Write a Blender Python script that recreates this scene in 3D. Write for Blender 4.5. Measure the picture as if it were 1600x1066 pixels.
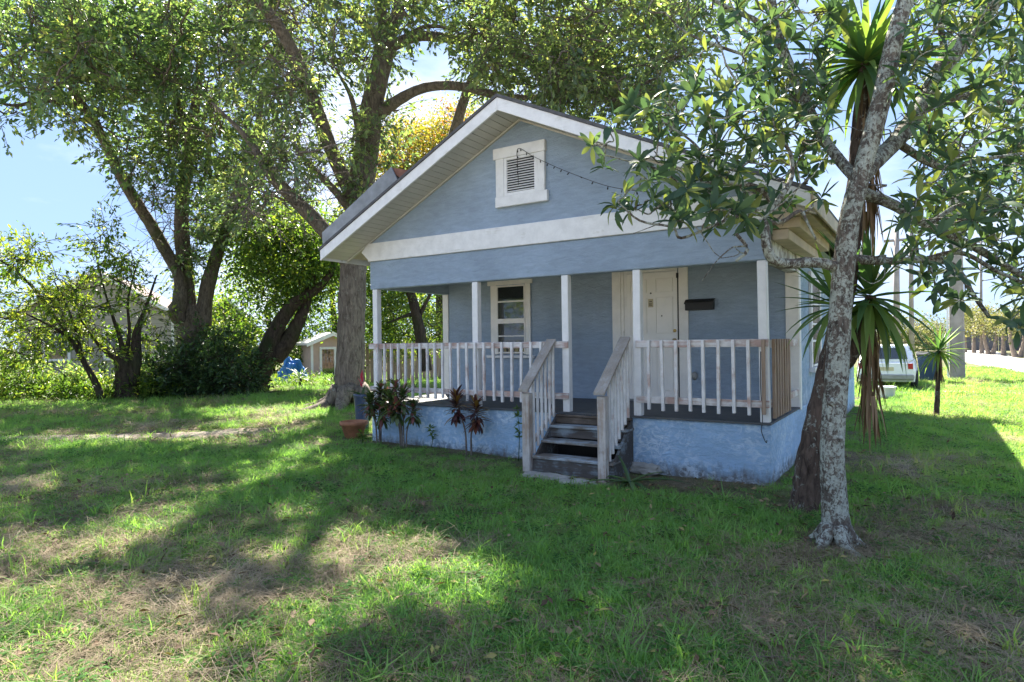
import bpy, bmesh, math, random
import numpy as np
from mathutils import Vector, Matrix

for o in list(bpy.data.objects): bpy.data.objects.remove(o)
scene = bpy.context.scene
COL = scene.collection
RNG = np.random.default_rng(7)
random.seed(7)

# ------------------------------------------------------------------ camera
FPX = 1005.461
CAM = np.array([1.5607, -7.9712, 1.7687])
YAW, PIT, ROLL = -.5741, -.0007, -.0136
FW = np.array([math.sin(YAW)*math.cos(PIT), math.cos(YAW)*math.cos(PIT), math.sin(PIT)])
_r = np.array([math.cos(YAW), -math.sin(YAW), 0.]); _u = np.cross(_r, FW)
RT = _r*math.cos(ROLL) + _u*math.sin(ROLL)
UP = -_r*math.sin(ROLL) + _u*math.cos(ROLL)
cd = bpy.data.cameras.new('camera'); cam = bpy.data.objects.new('camera', cd); COL.objects.link(cam)
cd.sensor_width = 36; cd.lens = 36*FPX/1600; cd.clip_start = .05; cd.clip_end = 3000
M = Matrix.Identity(4)
for i in range(3):
    M[i][0] = RT[i]; M[i][1] = UP[i]; M[i][2] = -FW[i]; M[i][3] = CAM[i]
cam.matrix_world = M
scene.camera = cam

# ------------------------------------------------------------------ sky, sun, exposure
SUN_AZ, SUN_EL = math.radians(42), math.radians(47.5)        # azimuth measured from +Y towards -X
SUN = np.array([-math.sin(SUN_AZ)*math.cos(SUN_EL), math.cos(SUN_AZ)*math.cos(SUN_EL), math.sin(SUN_EL)])
world = bpy.data.worlds.new('World'); scene.world = world; world.use_nodes = True
nt = world.node_tree; nt.nodes.clear()
sky = nt.nodes.new('ShaderNodeTexSky'); sky.sky_type = 'NISHITA'; sky.sun_disc = False
sky.sun_elevation = SUN_EL; sky.sun_rotation = -SUN_AZ
sky.altitude = 3500; sky.air_density = 1.0; sky.dust_density = .0; sky.ozone_density = .8
tc = nt.nodes.new('ShaderNodeTexCoord')
mp = nt.nodes.new('ShaderNodeMapping'); mp.inputs['Scale'].default_value = (1, 1, 2.6); mp.inputs['Location'].default_value = (.55, .2, 0)
cn = nt.nodes.new('ShaderNodeTexNoise'); cn.inputs['Scale'].default_value = 1.7; cn.inputs['Detail'].default_value = 7; cn.inputs['Roughness'].default_value = .58
cr = nt.nodes.new('ShaderNodeValToRGB'); cr.color_ramp.elements[0].position = .47; cr.color_ramp.elements[1].position = .72
cr.color_ramp.elements[0].color = (0, 0, 0, 1); cr.color_ramp.elements[1].color = (.85, .85, .85, 1)
mx = nt.nodes.new('ShaderNodeMix'); mx.data_type = 'RGBA'
mx.inputs[7].default_value = (3.0, 3.15, 3.4, 1)
bg = nt.nodes.new('ShaderNodeBackground'); bg.inputs[1].default_value = .08
wo = nt.nodes.new('ShaderNodeOutputWorld')
L = nt.links.new
L(tc.outputs['Generated'], mp.inputs[0]); L(mp.outputs[0], cn.inputs['Vector']); L(cn.outputs[0], cr.inputs[0])
hs = nt.nodes.new('ShaderNodeHueSaturation'); hs.inputs['Saturation'].default_value = 1.0; hs.inputs['Value'].default_value = .22
L(sky.outputs[0], hs.inputs['Color'])
L(cr.outputs[0], mx.inputs[0]); 
fill_mix = nt.nodes.new('ShaderNodeMix'); fill_mix.data_type = 'RGBA'; fill_mix.inputs[0].default_value = .75; fill_mix.inputs[7].default_value = (1.15, 1.70, 2.85, 1)   # constant blue mixed into the whole sky, evening it out for more fill light
L(hs.outputs[0], fill_mix.inputs[6]); L(fill_mix.outputs[2], mx.inputs[6]); L(mx.outputs[2], bg.inputs[0]); L(bg.outputs[0], wo.inputs[0])
sd = bpy.data.lights.new('sun', 'SUN'); sd.energy = 3.6; sd.angle = math.radians(.53); sd.color = (1, .93, .82)
so = bpy.data.objects.new('sun', sd); COL.objects.link(so)
so.rotation_euler = Vector(SUN).to_track_quat('Z', 'Y').to_euler(); so.location = (-20, 25, 40)
scene.view_settings.view_transform = 'Standard'; scene.view_settings.look = 'None'
scene.view_settings.exposure = 2.82; scene.view_settings.gamma = 1
scene.render.engine = 'CYCLES'
scene.cycles.max_bounces = 6; scene.cycles.diffuse_bounces = 4; scene.cycles.transmission_bounces = 4; scene.cycles.transparent_max_bounces = 8
scene.cycles.use_denoising = True
scene.cycles.sample_clamp_indirect = 6

# ------------------------------------------------------------------ picture <-> place
def ray(x, y): return FW + RT*(x-800)/FPX - UP*(y-533)/FPX
def at(x, y, dep): return CAM + ray(x, y)*dep
def at_many(x, y, dep):
    x, y, dep = map(np.asarray, (x, y, dep))
    return CAM + (FW + np.outer((x-800)/FPX, RT) - np.outer((y-533)/FPX, UP))*dep[:, None]
def gz(x, y):
    x = np.asarray(x, float); y = np.asarray(y, float)
    return np.clip(.015-.011*x, 0, .09) + .018*np.sin(.9*x+.4*y+1)*np.cos(.7*y-.2*x) + .01*np.sin(2.3*x-1.1*y)
def G(px, py):
    z = 0.
    for _ in range(4):
        d = ray(px, py); p = CAM + d*(z-CAM[2])/d[2]; z = float(gz(p[0], p[1]))
    return np.array([p[0], p[1], z])
def depth(p): return float((np.asarray(p)-CAM) @ FW)

# ------------------------------------------------------------------ object helpers
WL = {}
def tag(o, label=None, cat=None, group=None, kind=None):
    if label: o['label'] = label
    if cat: o['category'] = cat
    if group: o['group'] = group
    if kind: o['kind'] = kind
    return o
def thing(name, loc, label, cat, group=None):
    o = bpy.data.objects.new(name, None); COL.objects.link(o); o.location = Vector(loc); o.empty_display_size = .2
    WL[o.name] = np.array(loc, float)
    return tag(o, label, cat, group)
def put(name, mesh, parent=None, loc=(0, 0, 0)):
    """link a mesh object whose world position is loc"""
    o = bpy.data.objects.new(name, mesh); COL.objects.link(o)
    loc = np.array(loc, float)
    WL[o.name] = loc
    if parent is not None:
        o.parent = parent; o.location = Vector(loc - WL[parent.name])
    else: o.location = Vector(loc)
    return o
def mesh_from(name, v, f, mat=None, smooth=False):
    me = bpy.data.meshes.new(name); me.from_pydata([tuple(map(float, p)) for p in v], [], f); me.update()
    if mat: me.materials.append(mat)
    if smooth: me.polygons.foreach_set('use_smooth', [True]*len(me.polygons))
    return me
def part(name, v, f, mat, parent=None, origin=None, smooth=False):
    v = np.asarray(v, float)
    if origin is None: origin = WL[parent.name] if parent is not None else v.mean(0)
    return put(name, mesh_from(name, v-origin, f, mat, smooth), parent, origin)
_boxcache = {}
def box(name, x0, x1, y0, y1, z0, z1, mat, parent=None, bev=.004, jit=0, rot=None):
    c = np.array([(x0+x1)/2, (y0+y1)/2, (z0+z1)/2]); d = (round(abs(x1-x0), 4), round(abs(y1-y0), 4), round(abs(z1-z0), 4))
    key = (d, mat.name, bev, round(jit, 4), RNG.integers(4) if jit else 0)
    me = _boxcache.get(key)
    if me is None:
        bm = bmesh.new(); bmesh.ops.create_cube(bm, size=1)
        for v in bm.verts:
            v.co = Vector((v.co.x*d[0], v.co.y*d[1], v.co.z*d[2])) + Vector([random.uniform(-jit, jit) for _ in range(3)])
        b = min(bev, min(d)*.3)
        if b > 0: bmesh.ops.bevel(bm, geom=list(bm.edges), offset=b, segments=1, affect='EDGES')
        me = bpy.data.meshes.new(name); bm.to_mesh(me); bm.free(); me.materials.append(mat); _boxcache[key] = me
    o = put(name, me, parent, c)
    if rot is not None: o.rotation_euler = rot
    return o
def prism(name, prof, axis, a0, a1, mat, parent=None, bev=0):
    """extrude a 2-D outline along an axis: 'Y' outline in (x,z), 'X' outline in (y,z), 'Z' outline in (x,y)"""
    n = len(prof); V = []
    for a in (a0, a1):
        for p, q in prof: V.append((p, a, q) if axis == 'Y' else (a, p, q) if axis == 'X' else (p, q, a))
    F = [tuple(range(n)), tuple(range(2*n-1, n-1, -1))] + [(i, i+n, (i+1) % n+n, (i+1) % n) for i in range(n)]
    V = np.array(V); c = V.mean(0)
    bm = bmesh.new(); vs = [bm.verts.new(tuple(p-c)) for p in V]
    for f in F: bm.faces.new([vs[i] for i in f])
    bmesh.ops.recalc_face_normals(bm, faces=bm.faces)
    if bev: bmesh.ops.bevel(bm, geom=list(bm.edges), offset=bev, segments=1, affect='EDGES')
    me = bpy.data.meshes.new(name); bm.to_mesh(me); bm.free(); me.materials.append(mat)
    return put(name, me, parent, c)
def lathe(prof, n=20):
    V, F = [], []
    for r, z in prof:
        for k in range(n):
            a = 2*math.pi*k/n; V.append((r*math.cos(a), r*math.sin(a), z))
    for i in range(len(prof)-1):
        for k in range(n):
            F.append((i*n+k, i*n+(k+1) % n, (i+1)*n+(k+1) % n, (i+1)*n+k))
    return np.array(V), F
class Tubes:
    def __init__(s): s.v = []; s.f = []; s.n = 0
    def add(s, pts, rad, sides=6, wob=0., caps=True):
        pts = np.asarray(pts, float); rad = np.asarray(rad, float); m = len(pts)
        t = np.gradient(pts, axis=0); t /= np.linalg.norm(t, axis=1)[:, None]+1e-9
        ref = np.array([0, 0, 1.]) if abs(t[0][2]) < .9 else np.array([1., 0, 0])
        ang = np.arange(sides)*2*math.pi/sides
        for i in range(m):
            a = np.cross(t[i], ref); a /= np.linalg.norm(a)+1e-9; b = np.cross(t[i], a); ref = np.cross(a, t[i]) if False else ref
            rr = rad[i]*(1 + wob*RNG.uniform(-1, 1, sides))
            s.v.append(pts[i] + np.outer(np.cos(ang)*rr, a) + np.outer(np.sin(ang)*rr, b))
        n0 = s.n
        for i in range(m-1):
            for k in range(sides):
                k2 = (k+1) % sides
                s.f.append((n0+i*sides+k, n0+i*sides+k2, n0+(i+1)*sides+k2, n0+(i+1)*sides+k))
        if caps:
            s.f.append(tuple(n0+k for k in range(sides))[::-1]); s.f.append(tuple(n0+(m-1)*sides+k for k in range(sides)))
        s.n += m*sides
    def build(s, name, mat, parent=None, origin=None, smooth=True):
        return part(name, np.concatenate(s.v), s.f, mat, parent, origin, smooth)
def smooth_path(pts, rad, n):
    """Catmull-Rom through points"""
    P = np.asarray(pts, float); R = np.asarray(rad, float)
    P = np.vstack([2*P[0]-P[1], P, 2*P[-1]-P[-2]])
    out, ro = [], []
    k = len(P)-3
    for i in range(k):
        for t in np.linspace(0, 1, n, endpoint=(i == k-1)):
            a, b, c, d = P[i:i+4]
            out.append(.5*((2*b)+(-a+c)*t+(2*a-5*b+4*c-d)*t*t+(-a+3*b-3*c+d)*t**3)); ro.append(R[i]*(1-t)+R[i+1]*t)
    return np.array(out), np.array(ro)

# ------------------------------------------------------------------ materials
def new_mat(name):
    m = bpy.data.materials.new(name); m.use_nodes = True; nt = m.node_tree
    return m, nt, nt.nodes['Principled BSDF'], nt.links.new
def node(nt, typ, **kw):
    n = nt.nodes.new(typ)
    for k, v in kw.items():
        if k in n.inputs.keys() if isinstance(k, str) else False: n.inputs[k].default_value = v
        else: setattr(n, k, v)
    return n
def pos(nt, scale=(1, 1, 1)):
    g = nt.nodes.new('ShaderNodeNewGeometry'); m = nt.nodes.new('ShaderNodeMapping'); m.inputs['Scale'].default_value = scale
    nt.links.new(g.outputs['Position'], m.inputs[0]); return m.outputs[0]
def noise(nt, vec, scale, detail=4, rough=.55, dist=0):
    n = nt.nodes.new('ShaderNodeTexNoise'); n.inputs['Scale'].default_value = scale; n.inputs['Detail'].default_value = detail
    n.inputs['Roughness'].default_value = rough; n.inputs['Distortion'].default_value = dist
    nt.links.new(vec, n.inputs['Vector']); return n.outputs[0]
def ramp(nt, fac, stops):
    r = nt.nodes.new('ShaderNodeValToRGB'); e = r.color_ramp.elements
    while len(e) < len(stops): e.new(.5)
    for el, (p, c) in zip(e, stops):
        el.position = p; el.color = (*c, 1) if len(c) == 3 else c
    nt.links.new(fac, r.inputs[0]); return r.outputs[0]
def mixc(nt, fac, a, b, mode='MIX'):
    m = nt.nodes.new('ShaderNodeMix'); m.data_type = 'RGBA'; m.blend_type = mode
    for i, s in ((0, fac), (6, a), (7, b)):
        if hasattr(s, 'is_linked'): nt.links.new(s, m.inputs[i])
        elif i == 0: m.inputs[0].default_value = s
        else: m.inputs[i].default_value = (*s, 1)
    return m.outputs[2]
def bump(nt, bsdf, h, strength=.3, dist=.01):
    b = nt.nodes.new('ShaderNodeBump'); b.inputs['Strength'].default_value = strength; b.inputs['Distance'].default_value = dist
    nt.links.new(h, b.inputs['Height']); nt.links.new(b.outputs[0], bsdf.inputs['Normal'])
W1 = (0, 0, 0); W2 = (1, 1, 1)
def m_plain(name, c, rough=.6, metal=0, var=.12, sc=6):
    m, nt, b, L = new_mat(name)
    n = noise(nt, pos(nt), sc, 5)
    L(ramp(nt, n, [(.3, tuple(x*(1-var) for x in c)), (.7, tuple(min(1, x*(1+var)) for x in c))]), b.inputs['Base Color'])
    b.inputs['Roughness'].default_value = rough; b.inputs['Metallic'].default_value = metal
    bump(nt, b, noise(nt, pos(nt), sc*12, 3), .15, .003)
    return m
def m_stucco(name, c, pale=None, pale_lo=.55, pale_hi=.68, pscale=5, bs=.55, splash=False):
    m, nt, b, L = new_mat(name)
    p = pos(nt)
    col = ramp(nt, noise(nt, p, 1.1, 6, .6), [(.3, tuple(x*.86 for x in c)), (.7, tuple(x*1.1 for x in c))])
    grime = ramp(nt, noise(nt, pos(nt, (2.6, 2.6, .55)), 1.3, 8, .7), [(.52, W1), (.78, (.75, .75, .75))])
    strk = ramp(nt, noise(nt, pos(nt, (1.1, 1.1, 5)), 3.2, 6, .7, .8), [(.35, (.88, .88, .88)), (.65, (1.08, 1.08, 1.08))])
    col = mixc(nt, 1, col, strk, 'MULTIPLY')
    if splash:
        sx = nt.nodes.new('ShaderNodeSeparateXYZ'); g_ = nt.nodes.new('ShaderNodeNewGeometry'); L(g_.outputs['Position'], sx.inputs[0])
        hh = nt.nodes.new('ShaderNodeMapRange'); L(sx.outputs[2], hh.inputs[0]); hh.inputs[1].default_value = .30; hh.inputs[2].default_value = .02; hh.inputs[3].default_value = 0; hh.inputs[4].default_value = .55
        ad_ = nt.nodes.new('ShaderNodeMath'); ad_.operation = 'ADD'; L(hh.outputs[0], ad_.inputs[0]); L(noise(nt, pos(nt, (1.5, 1.5, .8)), 6, 7, .7), ad_.inputs[1])
        col = mixc(nt, ramp(nt, ad_.outputs[0], [(.66, W1), (1., (.85, .85, .85))]), col, (.12, .10, .075))
    if pale:
        f1 = ramp(nt, noise(nt, pos(nt, (1, 1, 1.2)), pscale, 8, .7, 1.6), [(pale_lo, W1), (pale_hi, (.9, .9, .9))])
        f2 = ramp(nt, noise(nt, p, 1.4, 3), [(.36, W1), (.56, W2)])
        f = mixc(nt, 1, f1, f2, 'MULTIPLY')
        col = mixc(nt, f, col, pale)
    L(col, b.inputs['Base Color']); b.inputs['Roughness'].default_value = .85
    h1 = noise(nt, pos(nt, (1, 1, 2.2)), 9, 8, .7, 1.2)
    h2 = noise(nt, p, 55, 4, .7)
    h = mixc(nt, .35, h1, h2)
    bump(nt, b, h, min(1, bs*1.5), .04)
    return m
def m_wood(name, paint, wood, lo=.58, hi=.66, axis='Z', rough=.65, sc=1.0, dirt=.25):
    """painted wood, worn through to the grain where the noise passes lo..hi"""
    m, nt, b, L = new_mat(name)
    s = {'Z': (26, 26, 1.6), 'X': (1.6, 26, 26), 'Y': (26, 1.6, 26)}[axis]
    s = tuple(x*sc for x in s)
    g = noise(nt, pos(nt, s), 1.2, 7, .65)
    big = noise(nt, pos(nt), 3.1, 5, .6)
    f0 = nt.nodes.new('ShaderNodeMath'); f0.operation = 'MULTIPLY_ADD'; L(big, f0.inputs[0]); f0.inputs[1].default_value = .6
    ma = nt.nodes.new('ShaderNodeMath'); ma.operation = 'MULTIPLY'; L(g, ma.inputs[0]); ma.inputs[1].default_value = .5; L(ma.outputs[0], f0.inputs[2])
    fac = ramp(nt, f0.outputs[0], [(lo, W1), (hi, W2)])
    grain = ramp(nt, g, [(.3, tuple(x*.55 for x in wood)), (.7, tuple(x*1.15 for x in wood))])
    pc = ramp(nt, noise(nt, pos(nt), 7, 6, .65), [(.3, tuple(x*(1-dirt) for x in paint)), (.62, paint)])
    L(mixc(nt, fac, pc, grain), b.inputs['Base Color']); b.inputs['Roughness'].default_value = rough
    bump(nt, b, g, .35, .004)
    return m
def m_bark(name, c1, c2, lichen=None, lo=.5, hi=.56, sc=1.0, moss=None):
    m, nt, b, L = new_mat(name)
    g = noise(nt, pos(nt, (9*sc, 9*sc, 2.2*sc)), 1.6, 9, .68, .8)
    col = ramp(nt, g, [(.32, c1), (.66, c2)])
    if moss:
        col = mixc(nt, ramp(nt, noise(nt, pos(nt), 1.3, 5), [(.5, W1), (.7, (.7, .7, .7))]), col, moss)
    if lichen:
        l = noise(nt, pos(nt, (1, 1, .8)), 17*sc, 7, .7, .6)
        l2 = noise(nt, pos(nt), 3.0*sc, 3)
        ad = nt.nodes.new('ShaderNodeMath'); ad.operation = 'MULTIPLY_ADD'; L(l2, ad.inputs[0]); ad.inputs[1].default_value = .45; L(l, ad.inputs[2])
        fl = ramp(nt, ad.outputs[0], [(lo+.22, W1), (hi+.22, W2)])
        lc = ramp(nt, noise(nt, pos(nt), 30, 4), [(.35, tuple(x*.7 for x in lichen)), (.65, lichen)])
        col = mixc(nt, fl, col, lc)
    L(col, b.inputs['Base Color']); b.inputs['Roughness'].default_value = .92; b.inputs['Specular IOR Level'].default_value = .15
    bump(nt, b, g, .9, .035)
    return m
def m_leaf(name, stops, trans=.35, rough=.42, spec=.5, tcol=1.5, instancer=False):
    m, nt, b, L = new_mat(name)
    a = nt.nodes.new('ShaderNodeAttribute'); a.attribute_name = 'rnd'
    fac = a.outputs['Fac']
    if instancer:
        a2 = nt.nodes.new('ShaderNodeAttribute'); a2.attribute_name = 'tint'; a2.attribute_type = 'INSTANCER'
        s = nt.nodes.new('ShaderNodeMath'); s.operation = 'MULTIPLY_ADD'; L(fac, s.inputs[0]); s.inputs[1].default_value = .35; L(a2.outputs['Fac'], s.inputs[2]); s.use_clamp = True
        fac = s.outputs[0]
    col = ramp(nt, fac, stops)
    L(col, b.inputs['Base Color']); b.inputs['Roughness'].default_value = rough; b.inputs['Specular IOR Level'].default_value = spec
    t = nt.nodes.new('ShaderNodeBsdfTranslucent')
    tm = mixc(nt, 1, col, (tcol*1.05, tcol*1.1, tcol*.5), 'MULTIPLY')
    L(tm, t.inputs[0])
    mx = nt.nodes.new('ShaderNodeMixShader'); mx.inputs[0].default_value = trans
    L(b.outputs[0], mx.inputs[1]); L(t.outputs[0], mx.inputs[2]); L(mx.outputs[0], nt.nodes['Material Output'].inputs[0])
    return m
def m_glass(name):
    m, nt, b, L = new_mat(name)
    b.inputs['Base Color'].default_value = (.02, .022, .02, 1); b.inputs['Roughness'].default_value = .04; b.inputs['IOR'].default_value = 1.52
    b.inputs['Specular IOR Level'].default_value = 1
    bump(nt, b, noise(nt, pos(nt), 3, 2), .05, .01)
    return m

BLUE = (.305, .385, .485)
M_STUCCO = m_stucco('blue_stucco', BLUE)
M_SLAB = m_stucco('foundation_stucco', (.34, .51, .72), (.62, .73, .84), .47, .60, 7.5, .8, True)
M_SIDE = m_stucco('side_stucco', (.30, .42, .56), (.55, .64, .74), .46, .62, 4, .8)
M_WHITE = m_wood('white_paint', (.76, .755, .75), (.42, .38, .34), .66, .74, 'Z', .5, dirt=.12)
M_WHITEX = m_wood('white_paint_across', (.76, .755, .75), (.46, .44, .38), .63, .78, 'X', .5, dirt=.16)
M_TRIM = m_wood('cream_trim', (.80, .775, .73), (.40, .34, .28), .68, .78, 'Z', .5, dirt=.12)
M_PEEL = m_wood('peeling_white', (.62, .63, .65), (.22, .19, .17), .54, .58, 'Z', .7, .6)
M_RAIL = m_wood('worn_rail', (.68, .65, .63), (.42, .29, .25), .50, .60, 'X', .7)
M_BAL = m_wood('worn_baluster', (.72, .70, .69), (.46, .31, .26), .58, .68, 'Z', .65)
M_RAW = m_wood('bare_timber', (.30, .20, .13), (.36, .26, .19), .45, .55, 'Z', .75)
M_HAND = m_wood('grey_handrail', (.40, .37, .34), (.30, .26, .22), .45, .58, 'Y', .8)
M_NEWEL = m_wood('newel_wood', (.50, .46, .43), (.34, .26, .21), .50, .60, 'Z', .8)
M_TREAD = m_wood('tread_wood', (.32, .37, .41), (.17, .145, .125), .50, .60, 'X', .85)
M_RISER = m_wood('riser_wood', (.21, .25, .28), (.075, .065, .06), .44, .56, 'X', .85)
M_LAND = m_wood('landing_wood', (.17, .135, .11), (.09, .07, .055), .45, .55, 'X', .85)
M_FLOOR = m_wood('floor_boards', (.075, .08, .085), (.10, .095, .09), .55, .7, 'X', .7)
M_SOFFIT = m_plain('soffit_vinyl', (.52, .49, .44), .5, 0, .08, 2)
M_EAVE = m_plain('eave_boards', (.50, .42, .32), .7, 0, .18, 4)
M_SHING = m_plain('shingles', (.085, .085, .09), .9, 0, .3, 8)
M_METAL = m_plain('galvanised', (.24, .25, .26), .5, .3, .25, 5)
M_RUST = m_plain('rust', (.16, .07, .045), .8, 0, .4, 7)
M_DARK = m_plain('unlit_dark', (.012, .012, .012), .9)  # near-black paints in the unlit depth behind panes, vent slats and open steps
M_BLACK = m_plain('black_paint', (.006, .006, .007), .55)
M_DOOR = m_plain('door_paint', (.80, .775, .73), .4, 0, .05, 3)
M_BRASS = m_plain('brass', (.55, .38, .14), .3, 1, .1, 20)
M_PAPER = m_plain('paper_notice', (.50, .44, .30), .8)
M_INK = m_plain('print_ink', (.05, .04, .03), .8)
M_GREY = m_plain('grey_plastic', (.25, .25, .24), .5)
M_GLASS = m_glass('window_glass')
M_BLIND = m_plain('blind', (.45, .43, .38), .7)
M_TERRA = m_plain('terracotta', (.30, .125, .065), .8, 0, .3, 9)
M_VASE = m_plain('blue_glaze', (.045, .065, .12), .35, 0, .3, 8)
M_CONC = m_plain('concrete', (.28, .27, .25), .9, 0, .3, 7)
M_OAKBARK = m_bark('oak_bark', (.055, .044, .036), (.22, .185, .155), (.27, .275, .235), .60, .72, 1.0)
M_DARKBARK = m_bark('dark_bark', (.018, .014, .011), (.085, .066, .05), None, moss=(.03, .045, .015))
M_IVYBARK = m_bark('ivy_oak_bark', (.045, .036, .028), (.20, .165, .135), None, moss=(.07, .09, .03))
M_LICHEN = m_bark('lichen_bark', (.035, .028, .024), (.18, .15, .125), (.42, .445, .39), .465, .56, 2.0)
M_BRANCH = m_bark('grey_branch_bark', (.075, .058, .048), (.24, .20, .175), (.36, .38, .33), .62, .70, 2.0)
M_YBARK = m_bark('yucca_bark', (.022, .016, .013), (.14, .10, .08), (.30, .32, .28), .58, .66, 1.3)
M_FARBARK = m_bark('far_bark', (.16, .125, .10), (.34, .28, .24))
OAK = [(0, (.060, .100, .055)), (.45, (.125, .175, .085)), (.8, (.22, .27, .11)), (1, (.36, .34, .15))]
M_OAK = m_leaf('oak_leaves', OAK, .50, .34, .9, 1.8)
M_OAK2 = m_leaf('ivy_oak_leaves', [(0, (.052, .100, .052)), (.5, (.110, .170, .075)), (.85, (.21, .265, .095)), (1, (.34, .33, .12))], .50, .34, .9, 1.8)
M_LIME = m_leaf('lime_leaves', [(0, (.040, .085, .018)), (.5, (.095, .165, .028)), (1, (.25, .28, .045))], .5, .45, .4, 1.6)
M_YELL = m_leaf('autumn_leaves', [(0, (.08, .10, .02)), (.45, (.21, .20, .04)), (.8, (.34, .24, .05)), (1, (.40, .12, .06))], .45, .5, .3)
M_BUSH = m_leaf('dark_bush_leaves', [(0, (.016, .040, .018)), (.6, (.040, .085, .034)), (1, (.10, .17, .045))], .3, .4, .5)
M_MAG = m_leaf('magnolia_leaves', [(0, (.042, .080, .055)), (.55, (.080, .138, .082)), (.8, (.15, .20, .075)), (1, (.32, .31, .08))], .34, .58, .22)
M_YUC = m_leaf('yucca_leaves', [(0, (.035, .080, .038)), (.5, (.070, .140, .055)), (.85, (.14, .21, .055)), (1, (.36, .32, .04))], .40, .45, .35, 1.8)
M_DEAD = m_leaf('dead_yucca_leaves', [(0, (.10, .065, .04)), (.6, (.22, .145, .09)), (1, (.34, .25, .17))], .2, .8, .2, 1.0)
M_TI = m_leaf('ti_leaves', [(0, (.030, .015, .017)), (.5, (.085, .026, .028)), (.8, (.16, .065, .03)), (1, (.23, .14, .03))], .25, .35, .5, 1.1)
M_CROTON = m_leaf('croton_leaves', [(0, (.030, .055, .024)), (.5, (.075, .115, .034)), (.85, (.16, .19, .045)), (1, (.20, .045, .075))], .28, .3, .5)
M_AGAVE = m_leaf('agave_leaves', [(0, (.03, .075, .025)), (1, (.09, .15, .05))], .2, .4, .5)
M_PINK = m_leaf('pink_bract', [(0, (.35, .02, .07)), (1, (.55, .05, .12))], .3, .5, .3)
M_FAR = m_leaf('far_leaves', [(0, (.08, .09, .045)), (.6, (.16, .165, .085)), (1, (.26, .225, .12))], .35, .6, .3)
M_GRASS = m_leaf('grass_blades', [(0, (.145, .275, .085)), (.35, (.205, .365, .10)), (.65, (.285, .405, .12)), (.85, (.34, .36, .15)), (1, (.46, .41, .22))], .48, .6, .2, 1.6, True)
M_STRAW = m_leaf('dry_straw', [(0, (.16, .125, .08)), (.6, (.34, .27, .18)), (1, (.52, .44, .32))], .25, .75, .2, 1.0, True)
M_WEED = m_leaf('weed_leaves', [(0, (.040, .105, .028)), (.6, (.080, .18, .04)), (1, (.15, .24, .055))], .35, .8, .1, 1.4, True)
def m_wrinkled(name, c):
    m, nt, b, L = new_mat(name)
    L(ramp(nt, noise(nt, pos(nt), 2.5, 5), [(.3, tuple(x*.6 for x in c)), (.7, tuple(x*1.25 for x in c))]), b.inputs['Base Color'])
    b.inputs['Roughness'].default_value = .35; bump(nt, b, noise(nt, pos(nt), 5, 5, .6, 1), .9, .08); return m
M_TARP = m_wrinkled('blue_tarp', (.01, .16, .52))

# ------------------------------------------------------------------ ground, road, path
def m_ground():
    m, nt, b, L = new_mat('lawn_soil')
    p = pos(nt)
    soil = ramp(nt, noise(nt, p, 6, 9, .7), [(.3, (.085, .066, .048)), (.52, (.18, .145, .10)), (.72, (.31, .255, .185))])
    green = ramp(nt, noise(nt, p, 14, 8, .7), [(.3, (.050, .085, .026)), (.7, (.12, .175, .05))])
    f = ramp(nt, noise(nt, p, .7, 7, .65), [(.40, (.05, .05, .05)), (.60, (.85, .85, .85))])
    L(mixc(nt, f, soil, green), b.inputs['Base Color']); b.inputs['Roughness'].default_value = .95; b.inputs['Specular IOR Level'].default_value = .1
    bump(nt, b, noise(nt, p, 26, 9, .75), .9, .04)
    return m
def grid_axis(lo, hi, step, far):
    a = list(np.arange(lo, hi, step)); s = step; x = hi; r = []
    while x < far: r.append(x); s *= 1.22; x += s
    r.append(far); s = step; x = lo; l = []
    while x > -far:
        s *= 1.22; x -= s; l.append(max(x, -far))
    return np.array(l[::-1] + a + r)
gx = grid_axis(-16, 7, .14, 900); gy = grid_axis(-9, 13, .14, 900)
XX, YY = np.meshgrid(gx, gy); ZZ = gz(XX, YY)
near = np.exp(-((XX+2)**2+(YY+2)**2)/260)
from mathutils import noise as mnoise
ZZ += near*.016*np.array([mnoise.fractal(Vector((a*1.9, b*1.9, 0)), 1, 2, 4) for a, b in zip(XX.ravel(), YY.ravel())]).reshape(XX.shape)
nx, ny = len(gx), len(gy)
gm = bpy.data.meshes.new('ground')
V = np.stack([XX.ravel(), YY.ravel(), ZZ.ravel()], 1)
ii = (np.arange(ny-1)[:, None]*nx + np.arange(nx-1)[None, :]).ravel()
gm.from_pydata(V.tolist(), [], np.stack([ii, ii+1, ii+1+nx, ii+nx], 1).tolist()); gm.update()
gm.materials.append(m_ground()); gm.polygons.foreach_set('use_smooth', [True]*len(gm.polygons))
tag(put('ground', gm), 'patchy lawn of grass, straw and bare sandy soil', kind='structure')

def ribbon(name, pts, half, mat, lift, n=14, edge=.15, taper=False):
    P, Rr = smooth_path([(a, b, 0) for a, b in pts], [half]*len(pts), n)
    tap = np.minimum(1, np.minimum(np.arange(len(P))+.3, np.arange(len(P))[::-1]+.3)/9) if taper else np.ones(len(P))
    t = np.gradient(P, axis=0); t /= np.linalg.norm(t, axis=1)[:, None]; nn = np.stack([-t[:, 1], t[:, 0], 0*t[:, 0]], 1)
    V = []; K = 5
    for i in range(len(P)):
        for k in range(K):
            s = -1+2*k/(K-1)
            e = half*tap[i]*s*(1+(edge*RNG.uniform(-1, 1) if abs(s) == 1 else 0))
            q = P[i]+nn[i]*e; V.append((q[0], q[1], float(gz(q[0], q[1]))+lift-(.02 if abs(s) == 1 else 0)))
    F = [(i*K+k, i*K+k+1, (i+1)*K+k+1, (i+1)*K+k) for i in range(len(P)-1) for k in range(K-1)]
    return part(name, V, F, mat, None, smooth=True)
M_ROAD = m_plain('pale_road', (.42, .40, .37), .9, 0, .1, 2)
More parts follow.
